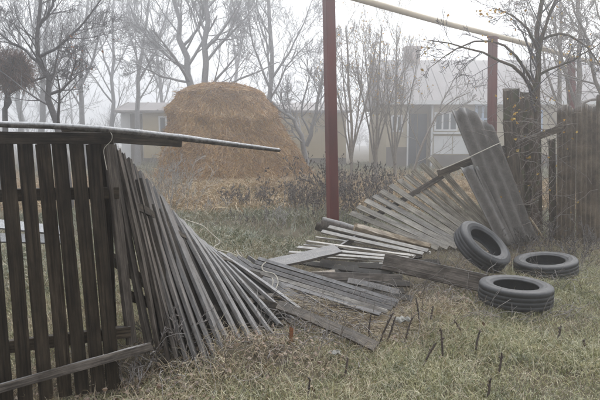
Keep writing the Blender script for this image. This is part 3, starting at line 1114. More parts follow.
def right_fan():
    T = [(430, 157), (421, 164), (413, 170.5), (406, 175.5), (399, 180), (390, 185), (381.5, 191), (374, 196), (366, 200.5), (358, 206.5), (351, 213)]
    n = len(T)
    root = thing('picket_fence', G(475, 246), 'pale pickets leaning in a fan against the corrugated sheet behind the tyres', 'fence', 'picket fence sections')
    rows = []
    for i, t in enumerate(T):
        f = i / (n - 1)
        b = G(510 - 72 * f + 8 * math.sin(f * math.pi), 245 + 3 * f, z=0.03)
        rows.append((b, reach(b, t[0], t[1], 1.68 - 0.16 * f)))
    picket_row(root, rows, PK_PALE, M_pale)
    for f, i0, i1 in ((0.80, 0, 5), (0.80, 5, 10), (0.2, 0, 10)):
        a = rows[i0][0].lerp(rows[i0][1], f)
        c = rows[i1][0].lerp(rows[i1][1], f)
        nrm = (c - a).cross(rows[i0][1] - rows[i0][0]).normalized()
        if nrm.y < 0:
            nrm = -nrm
        u = (c - a).normalized()
        member('rail', a - u * 0.06 + nrm * 0.045, c + u * 0.06 + nrm * 0.045, rows[i0][1] - rows[i0][0], board_mesh('rail', 0.075, 0.045, 4, 0.02, seed=i0 + 2), M_plank, root)


right_fan()


PK_LOW = [board_mesh('picket', 0.058, 0.024, 5, 0.02, 0.010 * k, 0.06 * k, ragged=0.006, seed=140 + k) for k in (-1, 0, 1)]


def middle_slats():
    T = [(329, 227), (322, 231.5), (307, 241.5), (298, 247.5), (289, 252.5), (314, 257.5), (308, 263), (316, 237.5), (304, 245)]
    B = [(428, 251), (423, 254), (414, 256.5), (408, 258.5), (404, 261), (402, 263), (398, 265), (430, 252.5), (420, 255.5)]
    root = thing('picket_fence', G(380, 258), 'low white-edged pickets fallen flat between the split log and the thick plank', 'fence', 'picket fence sections')
    rows = []
    for i, (t, b) in enumerate(zip(T, B)):
        b = G(*b, z=(0.16 - 0.012 * i) if i < 7 else 0.09)
        rows.append((b, reach(b, t[0], t[1], (1.5, 1.5, 1.55, 1.52, 1.52, 1.25, 1.25, 1.55, 1.55)[i])))
    for b, t in rows:
        member('picket', b, t, (0.3, -0.9, -0.22 + random.uniform(-.25, .25)), random.choice(PK_LOW), M_pale, root)
    a = rows[0][0].lerp(rows[0][1], 0.7)
    c = rows[4][0].lerp(rows[4][1], 0.7)
    member('rail', a - Vector((0, 0, 0.05)), c - Vector((0, 0, 0.05)), (0, 0, 1), board_mesh('rail', 0.06, 0.04, 3, 0.02, seed=19), M_plank, root)
    under_pieces(root, [(320, 262, 410, 268, 0.06), (300, 262, 390, 274, 0.05), (332, 272, 402, 262, 0.04), (345, 246, 420, 258, 0.05), (310, 252, 400, 262, 0.03), (350, 268, 440, 262, 0.04)])
    under_pieces(flat_root, [(262, 285, 350, 304, 0.03), (286, 280, 372, 291, 0.03), (300, 298, 404, 291, 0.03), (318, 284, 410, 284, 0.04), (352, 292, 412, 299, 0.04), (270, 296, 330, 309, 0.02)])


middle_slats()


def loose_boards():
    o = member('plank', P(384, 261.5, 6.15), P(486, 284, 5.45), (0.15, 0.35, 0.8), board_mesh('plank', 0.175, 0.045, 7, 0.015, 0.008, ragged=0.008, seed=71), M_plank)
    tag(o, 'thick dark plank on edge running up to the nearest tyre', 'plank')
    o = member('plank', P(272, 264, 6.3), P(338, 249, 6.75), (0.5, -1.0, -0.3), board_mesh('plank', 0.20, 0.03, 6, 0.02, 0.004, ragged=0.012, seed=72), M_plank)
    tag(o, 'short flat frosted plank left of the fallen white-edged pickets', 'plank')
    o = member('plank', P(312, 276, 5.75), P(402, 279, 5.8), (0.0, 0.5, 0.8), board_mesh('plank', 0.085, 0.03, 6, 0.02, 0.004, ragged=0.01, seed=73), M_plank)
    tag(o, 'grey board lying level under the left end of the thick plank', 'plank')
    o = member('plank', P(350, 281, 5.7), P(399, 293, 5.45), (0.1, 0.6, 0.6), board_mesh('plank', 0.06, 0.02, 5, 0.04, 0.01, ragged=0.05, seed=74), M_fan)
    tag(o, 'short broken slat with a jagged end above the bundle of thin pickets', 'plank')
    o = member('plank', P(278, 305, 4.80), P(376, 347, 4.06), (0.5, 0.6, 0.45), board_mesh('plank', 0.085, 0.022, 7, 0.03, 0.012, ragged=0.015, seed=75), M_old)
    tag(o, 'long brown weathered plank sloping down to the grass in front of the straw', 'plank')
    o = member('plank', P(244, 300.5, 4.85), P(299, 317, 4.75), (0.2, 0.5, 0.7), board_mesh('plank', 0.11, 0.025, 5, 0.03, 0.006, ragged=0.02, seed=76), M_dark)
    tag(o, 'dark board with a pale frosted edge wedged between the two picket fans', 'plank')
    o = member('plank', P(222, 268, 5.7), P(330, 300, 5.3), (0.2, 0.6, 0.5), board_mesh('plank', 0.12, 0.03, 5, 0.03, 0.006, ragged=0.02, seed=77), M_dark)
    tag(o, 'dark board hidden beneath the flat bundle of thin pickets', 'plank')
    o = member('plank', P(300, 275, 5.75), P(334, 271.5, 5.9), (0.1, 0.7, 0.4), board_mesh('plank', 0.035, 0.02, 4, 0.04, ragged=0.04, seed=78), M_split)
    tag(o, 'small pale splinter of wood just below the short flat plank', 'plank')
    # frosted fallen slats seen through the upright fence
    for k, (x0, y0, x1, y1, lab) in enumerate(((-25, 222, 70, 232, 'frosted white slat seen through gaps of the upright fence, upper one'), (-25, 238, 66, 240, 'frosted white slat seen through gaps of the upright fence, lower one'))):
        o = member('plank', P(x0, y0, 5.6), P(x1, y1, 5.9), (0, 0.8, 0.55), board_mesh('plank', 0.115, 0.022, 5, 0.03, 0.006, seed=80 + k), M_rime)
        tag(o, lab, 'plank')
    o = member('plank', P(100, 250, 4.5), P(148, 285, 4.6), (0, -0.6, 0.6), board_mesh('plank', 0.16, 0.03, 5, 0.03, seed=83), M_dark)
    tag(o, 'dark broken board behind the first pickets of the twisted fan', 'plank')
    # rounded logs
    def log(name, a, b, r, mat, lab, hollow=True):
        a, b = Vector(a), Vector(b)
        n = 9
        p, rr = [], []
        for i in range(n):
            f = i / (n - 1)
            p.append(tuple(a.lerp(b, f) + Vector((0, 0, 0.01 * math.sin(5 * f)))))
            rr.append(r * (1 + random.uniform(-.05, .05)))
        if hollow:   # turn the skin inwards at the near end so that it reads as a cut, rotten end
            u = (a - b).normalized()
            p = [tuple(a - u * 0.10), tuple(a - u * 0.05), tuple(a + u * 0.004)] + p
            rr = [0.01, r * 0.6, r * 0.82] + rr
        else:
            p = [tuple(a - (b - a).normalized() * 0.004)] + p
            rr = [0.006] + rr
        p.append(tuple(b + (b - a).normalized() * 0.004))
        rr.append(0.005)
        o = link(name, tubes_mesh(name, [([(p, rr)], 14)]), mat)
        tag(o, lab, 'log')
    log('log', P(322, 222.5, 8.15), P(378, 239, 7.95), 0.082, M_plank, 'grey round log resting on the fallen pickets by the red post')
    log('log', P(316, 226, 8.35), P(352, 238, 8.3), 0.062, M_dark, 'shorter dark log under the grey round log')
    o = member('split_log', P(355, 227.5, 7.75), P(430, 246.5, 7.7), (0, -0.5, 0.8), board_mesh('split_log', 0.11, 0.08, 7, 0.08, 0.02, 0.5, taper=0.75, ragged=0.03, seed=91), M_split)
    tag(o, 'pale freshly split log lying along the fan of pickets', 'log')


loose_boards()


# ------------------------------------------------------------------ right end: corrugated sheets, boards, post
def asbestos(name, dark, light):
    m, t, b = mat_new(name)
    tc = N(t, 'ShaderNodeTexCoord')
    n1 = noise(t, tc.outputs['Object'], 6.0, 7, 0.7)
    rp = ramp(t, [(0.3, dark), (0.7, light)])
    t.links.new(n1.outputs['Fac'], rp.inputs[0])
    n2 = noise(t, tc.outputs['Object'], 60.0, 3, 0.7)
    rp2 = ramp(t, [(0.3, (0.75, 0.75, 0.75)), (0.75, (1.15, 1.15, 1.15))])
    t.links.new(n2.outputs['Fac'], rp2.inputs[0])
    c = mixc(t, 1.0, rp.outputs[0], rp2.outputs[0], 'MULTIPLY')
    c = mixc(t, frost_fac(t, 0.3, 0.9, 0.4, tc.outputs['Object'], 20.0), c, FROST)
    t.links.new(c, b.inputs['Base Color'])
    b.inputs['Roughness'].default_value = 0.9
    bp = N(t, 'ShaderNodeBump', Strength=0.4, Distance=0.004)
    t.links.new(n2.outputs['Fac'], bp.inputs['Height'])
    t.links.new(bp.outputs[0], b.inputs['Normal'])
    return m


M_slate = asbestos('grey_fibre_cement', (0.10, 0.092, 0.085), (0.21, 0.195, 0.18))
M_slate2 = asbestos('brown_lichened_fibre_cement', (0.07, 0.052, 0.036), (0.23, 0.185, 0.135))


def corrugated(name, TL, TR, BR, BL, waves, amp, mat, label, top=None, group=None, phase=0.0):
    TL, TR, BR, BL = map(Vector, (TL, TR, BR, BL))
    nu, nv = int(waves * 10), 14
    nrm = (TR - TL).cross(BL - TL).normalized()
    if nrm.y > 0:
        nrm = -nrm
    rs = np.random.default_rng(len(label))
    V, Q = [], []
    for j in range(nv + 1):
        for i in range(nu + 1):
            u = i / nu
            t0 = top(u) if top else 0.0
            v = t0 + (1 - t0) * j / nv
            if j == 0:
                v += rs.uniform(-0.006, 0.010)
            p = TL.lerp(TR, u).lerp(BL.lerp(BR, u), v)
            p = p + nrm * (amp * math.cos(2 * math.pi * waves * u + phase))
            V.append(tuple(p))
    for j in range(nv):
        for i in range(nu):
            a = j * (nu + 1) + i
            Q.append((a, a + nu + 1, a + nu + 2, a + 1))
    o = link(name, mesh_np(name, V, Q, smooth=True), mat)
    md = o.modifiers.new('thickness', 'SOLIDIFY')
    md.thickness = 0.008
    return tag(o, label, 'corrugated sheet', group)


def right_end():
    corrugated('corrugated_sheet', P(450.5, 111, 8.05), P(483, 103, 8.2), P(536, 240, 7.95), P(505, 246, 7.8), 3.0, 0.036, M_slate,
               'tall grey corrugated sheet leaning left with a broken top corner', top=lambda u: 0.0 if u < 0.52 else (u - 0.52) * 0.36, group='leaning corrugated sheets')
    corrugated('corrugated_sheet', P(460.5, 167, 7.92), P(476, 162, 7.97), P(516, 244, 7.76), P(500, 246, 7.72), 1.5, 0.028, M_slate,
               'short corrugated piece overlapping the lower left of the leaning sheet', top=lambda u: 0.05 * u, group='leaning corrugated sheets', phase=1.2)
    # rail tying the right end together
    o = member('fence_rail', P(438, 173.5, 8.30), P(563, 127.5, 8.42), (0, 0, 1), board_mesh('fence_rail', 0.10, 0.05, 9, 0.05, 0.01, ragged=0.01, seed=101), M_old)
    tag(o, 'old fence rail passing behind the leaning corrugated sheet', 'rail')
    def upright(xt, yt, xb, yb, d, w_, t_, mat, lab, seed, bend=0.0, rg=0.03, name='fence_board', dt=0.0):
        b = P(xb, yb, d)
        b.z = -0.08
        o = member(name, b, P(xt, yt, d + dt), (1, 0.15, 0), board_mesh(name, w_, t_, 8, 0.03, bend, 0.05, ragged=rg / 2, seed=seed), mat)
        tag(o, lab, 'board', 'boards of the right end fence')
    upright(511, 89, 515, 240, 8.62, 0.24, 0.05, M_brown, 'tall mossy dark board right behind the leaning corrugated sheet', 111)
    upright(509, 119, 524, 243, 8.22, 0.19, 0.03, M_old, 'split grey-brown board with a torn top beside the leaning sheet', 112, 0.0, 0.05)
    upright(530, 93, 533, 242, 8.98, 0.29, 0.10, M_brown, 'thick bark-covered post behind the near tree trunk', 113, 0.01)
    upright(552, 140, 553, 242, 8.6, 0.10, 0.03, M_brown, 'short dark board left of the ribbed brown sheets', 115)
    for k, (x0, x1, y0, d, lab, m) in enumerate(((557, 576, 105, 8.55, 'narrow ribbed brown sheet standing just right of the near tree', M_slate2),
                                                 (577, 597, 104, 8.5, 'wider ribbed grey-brown sheet second from the near tree', M_slate2),
                                                 (597, 622, 93, 8.45, 'dark ribbed sheet cut by the right picture edge', M_slate2))):
        corrugated('corrugated_sheet', P(x0, y0, d), P(x1, y0 + 1.5, d - 0.02), P(x1 - 2, 246, d - 0.10), P(x0 - 1, 246, d - 0.08), 4.0 if k < 2 else 5, 0.020, m, lab,
                   top=lambda u: 0.012 * math.sin(9 * u + k), group='ribbed sheets of the right end fence', phase=k)
    # white wire over the sheet
    wire('wire', [P(440, 170, 7.95), P(462, 160.5, 7.86), P(478, 153, 7.84), P(494, 145.5, 7.9), P(502, 142, 8.2)], 0.006, M_twine, 'wire stretched across the tall leaning corrugated sheet')
    wire('stick', [Vector(P(546, 244, 7.75)) , P(538, 230, 7.7), P(529, 217, 7.66)], 0.014, M_split, 'thin pale stick poking up right of the leaning sheet foot', 'stick', (1.2, 1, 0.9))


def creeper():
    rs = np.random.default_rng(404)
    polys = []
    for i in range(150):
        q = np.array(tuple(P(rs.normal(532, 13), rs.uniform(95, 240), 8.15 + rs.normal(0, 0.12))))
        d = unit(np.array([rs.normal(0, 0.8), rs.normal(0, 0.25), rs.normal(0.3, 0.8)]))
        L = rs.uniform(0.25, 0.9)
        line, rad = [], []
        r = rs.uniform(0.002, 0.0045)
        for k in range(8):
            line.append(q.copy())
            rad.append(r)
            d = unit(d + rs.normal(0, 0.3, 3) * np.array([1, 0.4, 1]))
            q = q + d * L / 7
            q[1] = min(max(q[1], 7.95), 8.5)
            q[2] = max(q[2], 0.02)
        polys.append((line, rad))
    root = thing('creeper', (3.2, 8.2, 0), 'tangled bare creeper stems wound round the near tree and torn board', 'creeper')
    link('stems', tubes_mesh('stems', [(polys, 4)]), M_weed2, root)['kind'] = 'stuff'
    tips = np.array([p[0][-1] for p in polys[:34]])
    link('foliage', leaf_mesh(tips, 0.05, rs), M_yleaf, root)['kind'] = 'stuff'


M_weed2 = strands('creeper_stem', [(0.0, (0.07, 0.052, 0.04)), (1.0, (0.20, 0.165, 0.135))], 0.25)
creeper()
M_twine = plain('pale_twine', (0.55, 0.52, 0.45), 0.2, 20.0, 0.8)


def wire(name, p, r, mat, label, cat='wire', rad=None, sub=5):
    q = [np.array(tuple(k)) for k in p]
    out = []
    for i in range(len(q) - 1):          # Catmull-Rom
        a, b, c, d = q[max(i - 1, 0)], q[i], q[i + 1], q[min(i + 2, len(q) - 1)]
        for k in range(sub):
            t = k / sub
            out.append(0.5 * ((2 * b) + (-a + c) * t + (2 * a - 5 * b + 4 * c - d) * t * t + (-a + 3 * b - 3 * c + d) * t ** 3))
    out.append(q[-1])
    o = link(name, tubes_mesh(name, [([(out, [r] * len(out))], 6)]), mat)
    return tag(o, label, cat)


right_end()


def twines():
    t = [fan_rows[k][1] for k in range(len(fan_rows))]
    z = Vector((0, -0.03, 0.03))
    wire('twine', [P(184, 219, 5.4), P(192, 222, 5.5), P(203, 226, 5.6), P(212, 234, 5.7), P(220, 242, 5.72), P(214, 247, 5.65), P(219, 250, 5.6), P(228, 252, 5.7), P(238, 256, 5.75)], 0.005, M_twine, 'pale twine curling over the tops of the twisted picket fan', 'twine')
    wire('twine', [P(236, 250, 5.7), P(239, 255, 5.68), P(243, 257, 5.66), P(240, 252, 5.6)], 0.006, M_twine, 'small twine knot above the middle of the collapsed fence', 'twine')
    wire('twine', [P(266, 262, 5.55), P(262, 266, 5.5), P(264, 271, 5.46), P(274, 274, 5.42), P(278, 281, 5.36), P(276, 288, 5.3), P(271, 292, 5.28), P(273, 282, 5.3), P(272, 278, 5.33)], 0.005, M_twine, 'hanging twine loop where the two picket fans meet', 'twine')
    wire('twine', [P(109, 131, 3.33), P(112, 135, 3.31), P(111, 141, 3.33), P(104, 149, 3.36), P(105, 160, 3.37), P(107, 170, 3.38)], 0.002, M_twine, 'thin twine tied round the end of the upright fence cap board', 'twine')


twines()

# ------------------------------------------------------------------ tyres
def rubber():
    m, t, b = mat_new('dusty_rubber')
    tc = N(t, 'ShaderNodeTexCoord')
    n1 = noise(t, tc.outputs['Object'], 9.0, 5, 0.6)
    rp = ramp(t, [(0.35, (0.016, 0.016, 0.018)), (0.7, (0.042, 0.043, 0.047))])
    t.links.new(n1.outputs['Fac'], rp.inputs[0])
    c = mixc(t, frost_fac(t, 0.2, 0.95, 0.16, tc.outputs['Object'], 22.0), rp.outputs[0], (0.36, 0.38, 0.41))
    t.links.new(c, b.inputs['Base Color'])
    b.inputs['Roughness'].default_value = 0.62
    b.inputs['Specular IOR Level'].default_value = 0.4
    bp = N(t, 'ShaderNodeBump', Strength=0.2, Distance=0.004)
    t.links.new(n1.outputs['Fac'], bp.inputs['Height'])
    t.links.new(bp.outputs[0], b.inputs['Normal'])
    return m


M_rub = rubber()


def lathe(name, prof, seg=72, closed=False):
    th = np.arange(seg) * 2 * np.pi / seg
    V = np.array([[(r * math.cos(a), r * math.sin(a), z) for r, z in prof] for a in th]).reshape(-1, 3)
    n = len(prof)
    Q = []
    for i in range(seg):
        i2 = (i + 1) % seg
        for j in range(n - 1 if not closed else n):
            j2 = (j + 1) % n
            Q.append((i * n + j, i2 * n + j, i2 * n + j2, i * n + j2))
    return mesh_np(name, V, Q, smooth=True)


def tyre(center, normal, Ro, W, label, spin=0.0):
    Ri = Ro * 0.60
    h = W / 2
    root = thing('tyre', center, label, 'tyre', 'old tyres lying by the fallen fence')
    tr = [(Ro - 0.030, -h * 0.93), (Ro - 0.010, -h * 0.86), (Ro - 0.002, -h * 0.72)]
    for c in (-0.42, 0.0, 0.42):
        tr += [(Ro, h * (c - 0.07)), (Ro - 0.0018, h * (c - 0.055)), (Ro - 0.0018, h * (c + 0.055)), (Ro, h * (c + 0.07))]
    tr += [(Ro - 0.002, h * 0.72), (Ro - 0.010, h * 0.86), (Ro - 0.030, h * 0.93)]
    sw = [(Ro - 0.031, h * 0.93), (Ro - 0.055, h * 1.0), (Ro - 0.060, h * 1.03), (Ro - 0.066, h * 1.0), (Ri + 0.045, h * 0.94), (Ri + 0.03, h * 0.92), (Ri + 0.026, h * 0.86), (Ri + 0.008, h * 0.80), (Ri, h * 0.72), (Ri + 0.004, h * 0.64), (Ri + 0.03, h * 0.66), (Ro - 0.05, h * 0.80), (Ro - 0.02, h * 0.6)]
    inner = [(Ro - 0.0195, h * 0.6), (Ro - 0.016, 0), (Ro - 0.0195, -h * 0.6)]
    q = Vector(normal).normalized().to_track_quat('Z', 'Y').to_matrix().to_4x4()
    M = Matrix.Translation(center) @ q @ Matrix.Rotation(spin, 4, 'Z')
    link('tread', lathe('tread', tr), M_rub, root, M)
    link('sidewall', lathe('sidewall', sw), M_rub, root, M)
    link('sidewall', lathe('sidewall', [(r, -z) for r, z in sw][::-1]), M_rub, root, M)
    link('inner_liner', lathe('inner_liner', inner[::-1]), M_rub, root, M)
    return root


g = G(515, 305)
tyre(Vector((g.x, g.y, 0.115)), (0.02, -0.03, 1), 0.325, 0.19, 'nearest black tyre lying flat on the frosty grass')
g = G(547, 277)
tyre(Vector((g.x, g.y + 0.05, 0.115)), (-0.10, -0.06, 1), 0.335, 0.17, 'black tyre lying flat behind the nearest one, half in dry stems', 1.0)
tyre(P(482, 246.5, 6.35), (0.46, -0.46, 0.76), 0.325, 0.19, 'black tyre tilted up against the fan of pale pickets', 0.5)

# ------------------------------------------------------------------ dead weeds and stalks
M_weed = strands('dead_weed_stem', [(0.0, (0.075, 0.058, 0.045)), (1.0, (0.19, 0.165, 0.145))], 0.4)
M_pod = strands('dark_seed_pod', [(0.0, (0.035, 0.028, 0.025)), (1.0, (0.10, 0.082, 0.07))], 0.25)
M_pweed = strands('pale_frosted_weed', [(0.0, (0.20, 0.18, 0.16)), (1.0, (0.38, 0.36, 0.33))], 0.5)
M_stalk = strands('dark_dead_stalk', [(0.0, (0.030, 0.022, 0.018)), (1.0, (0.075, 0.055, 0.045))], 0.1)


def pods(pos, size, rs):
    n = len(pos)
    o = np.array([(1, 0, 0), (0, 1, 0), (-1, 0, 0), (0, -1, 0), (0, 0, 1.5), (0, 0, -1.5)], float) * size
    V = (pos[:, None, :] + o[None] * rs.uniform(0.5, 1.3, (n, 1, 1))).reshape(-1, 3)
    k = np.arange(n)[:, None] * 6
    T = np.concatenate([k + np.array([[a, b, c]]) for a, b, c in ((0, 1, 4), (1, 2, 4), (2, 3, 4), (3, 0, 4), (1, 0, 5), (2, 1, 5), (3, 2, 5), (0, 3, 5))])
    return mesh_np('seed_pods', V, None, T)


def weed(base, h, spread, nst, seed, label, group, pod=0.011, mat=None, cat='dead weed', name='dead_weed', kids=(7, 3)):
    rs = np.random.default_rng(seed)
    cfg = dict(BASE)
    cfg.update(kids=kids, max=2, up=0.10, wander=0.16, rmin=0.0028, angle=(20, 50), ratio=(0.25, 0.45))
    cfg['from'] = 0.3
    out = {}
    for k in range(nst):
        p = np.array([base[0] + rs.normal(0, spread * 0.5), base[1] + rs.normal(0, spread * 0.5), 0.0])
        p[2] = float(H(p[0], p[1])) - 0.02
        d = unit(np.array([rs.normal(0, 0.22), rs.normal(0, 0.22), 1.0]))
        grow(out, p, d, h * rs.uniform(0.55, 1.05), 0.006, 0, cfg, rs)
    root = thing(name, (base[0], base[1], 0), label, cat, group)
    link('stems', tubes_mesh('stems', [(v, 3) for v in out.values()]), mat or M_weed, root)['kind'] = 'stuff'
    tips = np.array([q[0][-1] for k in out for q in out[k] if k >= 1] + [q[0][3] for k in out for q in out[k] if k >= 1])
    link('seed_pods', pods(tips, pod, rs), mat or M_pod, root)['kind'] = 'stuff'


def weeds():
    W = [(346, 228, 9.9, 1.05, 0.30, 12, 'tall seedy dead weeds just right of the tall red post foot'),
         (366, 222, 10.5, 1.1, 0.35, 12, 'dead weeds behind the top of the pale picket fan'),
         (312, 222, 10.6, 0.95, 0.40, 14, 'seedy dead weeds just left of the tall red post foot'),
         (292, 216, 11.6, 0.9, 0.4, 12, 'frosty dead weeds beneath the right edge of the haystack'),
         (327, 214, 11.8, 1.2, 0.35, 12, 'dead weeds behind the tall red post'),
         (160, 215, 11.0, 1.55, 0.16, 7, 'tall thin frosted weed in front of the left side of the haystack'),
         (176, 222, 10.8, 1.3, 0.2, 7, 'frosted weed right of the tall thin one under the pole'),
         (186, 215, 11.5, 1.2, 0.2, 6, 'frosted weed standing before the haystack, right of the pole board end'),
         (390, 205, 12.5, 1.0, 0.4, 10, 'dead weeds in front of the shrub trees before the house'),
         (345, 200, 13.5, 1.1, 0.4, 10, 'dead weeds below the first shrub tree'),
         (232, 200, 13.0, 0.55, 0.4, 9, 'low weed tuft on the straw below the haystack centre'),
         (262, 205, 12.6, 0.6, 0.4, 9, 'low weed tuft below the right half of the haystack'),
         (214, 208, 12.0, 0.42, 0.3, 8, 'low frosty tuft in the yard, left of the haystack centre'),
         (248, 222, 10.6, 0.30, 0.3, 8, 'lowest frosty tuft in the middle of the yard grass'),
         (278, 226, 10.2, 0.38, 0.28, 8, 'frosty tuft in the yard just above the short flat plank'),
         (300, 206, 12.4, 0.6, 0.35, 9, 'grey tuft at the right foot of the haystack')]
    for k, (x, y, d, h, s, n, lab) in enumerate(W):
        g_ = P(x, y, d)
        weed((g_.x, d), h, s, n, 200 + k, lab, 'dead weeds behind the fence', 0.006 if 5 <= k <= 7 or k > 11 else 0.011, M_pweed if 5 <= k <= 7 or k in (12, 14) else None)
    # bushes at the foot of the right fence
    for k, (x, y, h, lab) in enumerate(((520, 252, 0.4, 'dry tangled weed at the foot of the leaning corrugated sheet'), (546, 250, 0.5, 'dry tangled weed at the foot of the near tree'), (575, 250, 0.45, 'dry tangled weed before the ribbed sheets'), (596, 262, 0.4, 'dry tangled weed at the right picture edge by the last sheet'))):
        g_ = G(x, y)
        weed((g_.x, g_.y), h, 0.3, 9, 230 + k, lab, 'dry weeds along the right fence foot', 0.006)
    g_ = G(165, 372)
    weed((g_.x, g_.y + 0.1), 0.36, 0.12, 7, 240, 'dry branching weed at the foot of the twisted picket fan', None, 0.004)
    g_ = G(131, 388)
    weed((g_.x, g_.y), 0.34, 0.06, 4, 241, 'pale frosted weed beside the end of the loose slanting rail', None, 0.003)
    # dark snapped stalks in the grass
    S_ = [(369, 337, 22, 2), (379, 340, 27, 14), (387, 338, 20, 8), (405, 338, 20, 7), (420, 322, 24, -4), (430, 319, 13, 3), (443, 352, 22, -2), (424, 361, 18, 12), (476, 346, 16, 4),
          (306, 398, 18, 4), (499, 368, 12, 3), (462, 330, 10, -8), (345, 372, 14, 3), (556, 338, 12, 5), (589, 350, 9, -6), (487, 395, 14, 3)]
    WH = ['left of the pale rag', 'slanting left of the pale rag', 'close below the pale rag', 'right below the pale rag', 'above and right of the pale rag', 'short, right of the pale rag', 'with a ragged head, in mid grass', 'slanting, below the ragged-headed one',
          'below and left of the nearest tyre', 'at the bottom edge near the middle', 'below the nearest tyre', 'left of the nearest tyre', 'right below the sloping brown plank', 'right of and below the nearest tyre', 'far right in the grass', 'at the bottom edge on the right']
    for k, (x, y, hp, lean) in enumerate(S_):
        b = G(x, y)
        t = P(x + lean, y - hp, b.y + 0.02)
        b.z = -0.03
        m = b.lerp(t, 0.5) + Vector((random.uniform(-.008, .008), 0, 0))
        rs = np.random.default_rng(300 + k)
        polys = [([tuple(b), tuple(m), tuple(t)], [0.008, 0.0075, 0.006])]
        ax = (t - b)
        for j in range(5 if k not in (6, 10) else 16):
            q = b + ax * rs.uniform(0.45, 1.0)
            e = q + Vector((rs.normal(0, .009), rs.normal(0, .009), rs.uniform(-.012, .03)))
            polys.append(([tuple(q), tuple((q + e) / 2 + Vector((0, 0, .006))), tuple(e)], [0.005, 0.006, 0.002]))
        o = link('dry_stalk', tubes_mesh('dry_stalk', [(polys, 5)]), M_stalk)
        tag(o, 'dark snapped stalk ' + WH[k], 'stalk', 'dark dead stalks in the foreground grass')


weeds()


# ------------------------------------------------------------------ grass, straw and litter
def scatter(n, x0, x1, y0, y1, keep=None, wedge=0.56, pad=0.25):
    xs, ys, c = [], [], 0
    while c < n:
        y = np.sqrt(rng.uniform(y0 * y0, y1 * y1, n))
        x = rng.uniform(-1, 1, n) * (wedge * y + pad)
        ok = (x > x0) & (x < x1)
        if keep is not None:
            ok &= rng.uniform(0, 1, n) < keep(x, y)
        xs.append(x[ok])
        ys.append(y[ok])
        c += ok.sum()
    return np.concatenate(xs)[:n], np.concatenate(ys)[:n]


def vn(x, y, s, o=0.0):
    """cheap smooth noise, 0..1"""
    return 0.5 + 0.25 * (np.sin(s * x + 1.7 * np.sin(s * 0.7 * y + o)) + np.sin(s * 1.13 * y + 1.3 * np.sin(s * 0.9 * x + 2 * o) + o))


def blades(name, label, n, region, hgt, wid, lean, mat, keep=None, lift=0.0, droop=0.5, cat=None):
    x, y = scatter(n, *region, keep=keep)
    z = H(x, y) + lift * rng.uniform(0, 1, n) - 0.005
    h = rng.uniform(*hgt, n) * (0.55 + 0.9 * vn(x, y, 2.3, 4.0))
    a = rng.uniform(0, 2 * np.pi, n)
    le = np.clip(rng.normal(lean, 0.28, n), 0, 1.45)
    dx, dy = np.cos(a), np.sin(a)
    p0 = np.stack([x, y, z], -1)
    k1 = np.sin(le * 0.7) * h * 0.5
    p1 = p0 + np.stack([dx * k1, dy * k1, np.cos(le * 0.7) * h * 0.5], -1)
    le2 = np.clip(le + droop * rng.uniform(0.2, 1.4, n), 0, 2.2)
    k2 = np.sin(le2) * h * 0.5
    p2 = p1 + np.stack([dx * k2, dy * k2, np.cos(le2) * h * 0.5], -1)
    p2[:, 2] = np.maximum(p2[:, 2], z + 0.002)
    o = link(name, ribbon(p0, p1, p2, rng.uniform(*wid, n)), mat)
    return tag(o, label, cat, kind='stuff')


M_gr = strands('frosted_green_grass', [(0.0, (0.03, 0.035, 0.012)), (0.3, (0.13, 0.15, 0.05)), (0.62, (0.34, 0.34, 0.16)), (1.0, (0.62, 0.57, 0.36))], 0.35, 0.55, 3.4)
M_dry = strands('dry_yellow_grass', [(0.0, (0.14, 0.095, 0.05)), (0.5, (0.34, 0.26, 0.15)), (1.0, (0.55, 0.47, 0.31))], 0.3, 0.4, 1.5)
M_mid = strands('grey_green_frost_grass', [(0.0, (0.04, 0.045, 0.022)), (0.4, (0.13, 0.16, 0.085)), (0.7, (0.24, 0.25, 0.15)), (1.0, (0.36, 0.29, 0.18))], 0.38, 0.75, 0.9)
M_gstraw = strands('spilled_straw', [(0.0, (0.10, 0.065, 0.035)), (0.5, (0.36, 0.235, 0.11)), (1.0, (0.54, 0.42, 0.25))], 0.25, 0.75, 1.1)
M_lit = strands('brown_leaf_litter', [(0.0, (0.06, 0.035, 0.022)), (0.6, (0.16, 0.095, 0.055)), (1.0, (0.26, 0.18, 0.11))], 0.2, 0.4, 2.0)


def fence_y(x):
    """near edge of the fallen fence at a given X"""
    return np.interp(x, [-2, -1.1, -0.6, 0.0, 0.9, 1.4, 2.0, 3.0, 5], [3.3, 3.45, 4.0, 4.8, 5.1, 5.5, 6.6, 8.1, 8.4])


def fence_far(x):
    """far edge of the fallen fence"""
    return np.interp(x, [-2, -1.1, -0.6, 0.0, 0.9, 1.6, 2.2, 3.0, 5], [3.6, 4.3, 5.6, 7.4, 8.5, 8.8, 8.9, 8.8, 8.8])


def dirt(x, y):
    return np.exp(-(((x + 0.45) / 0.75) ** 2 + ((y - 3.92) / 0.30) ** 2))


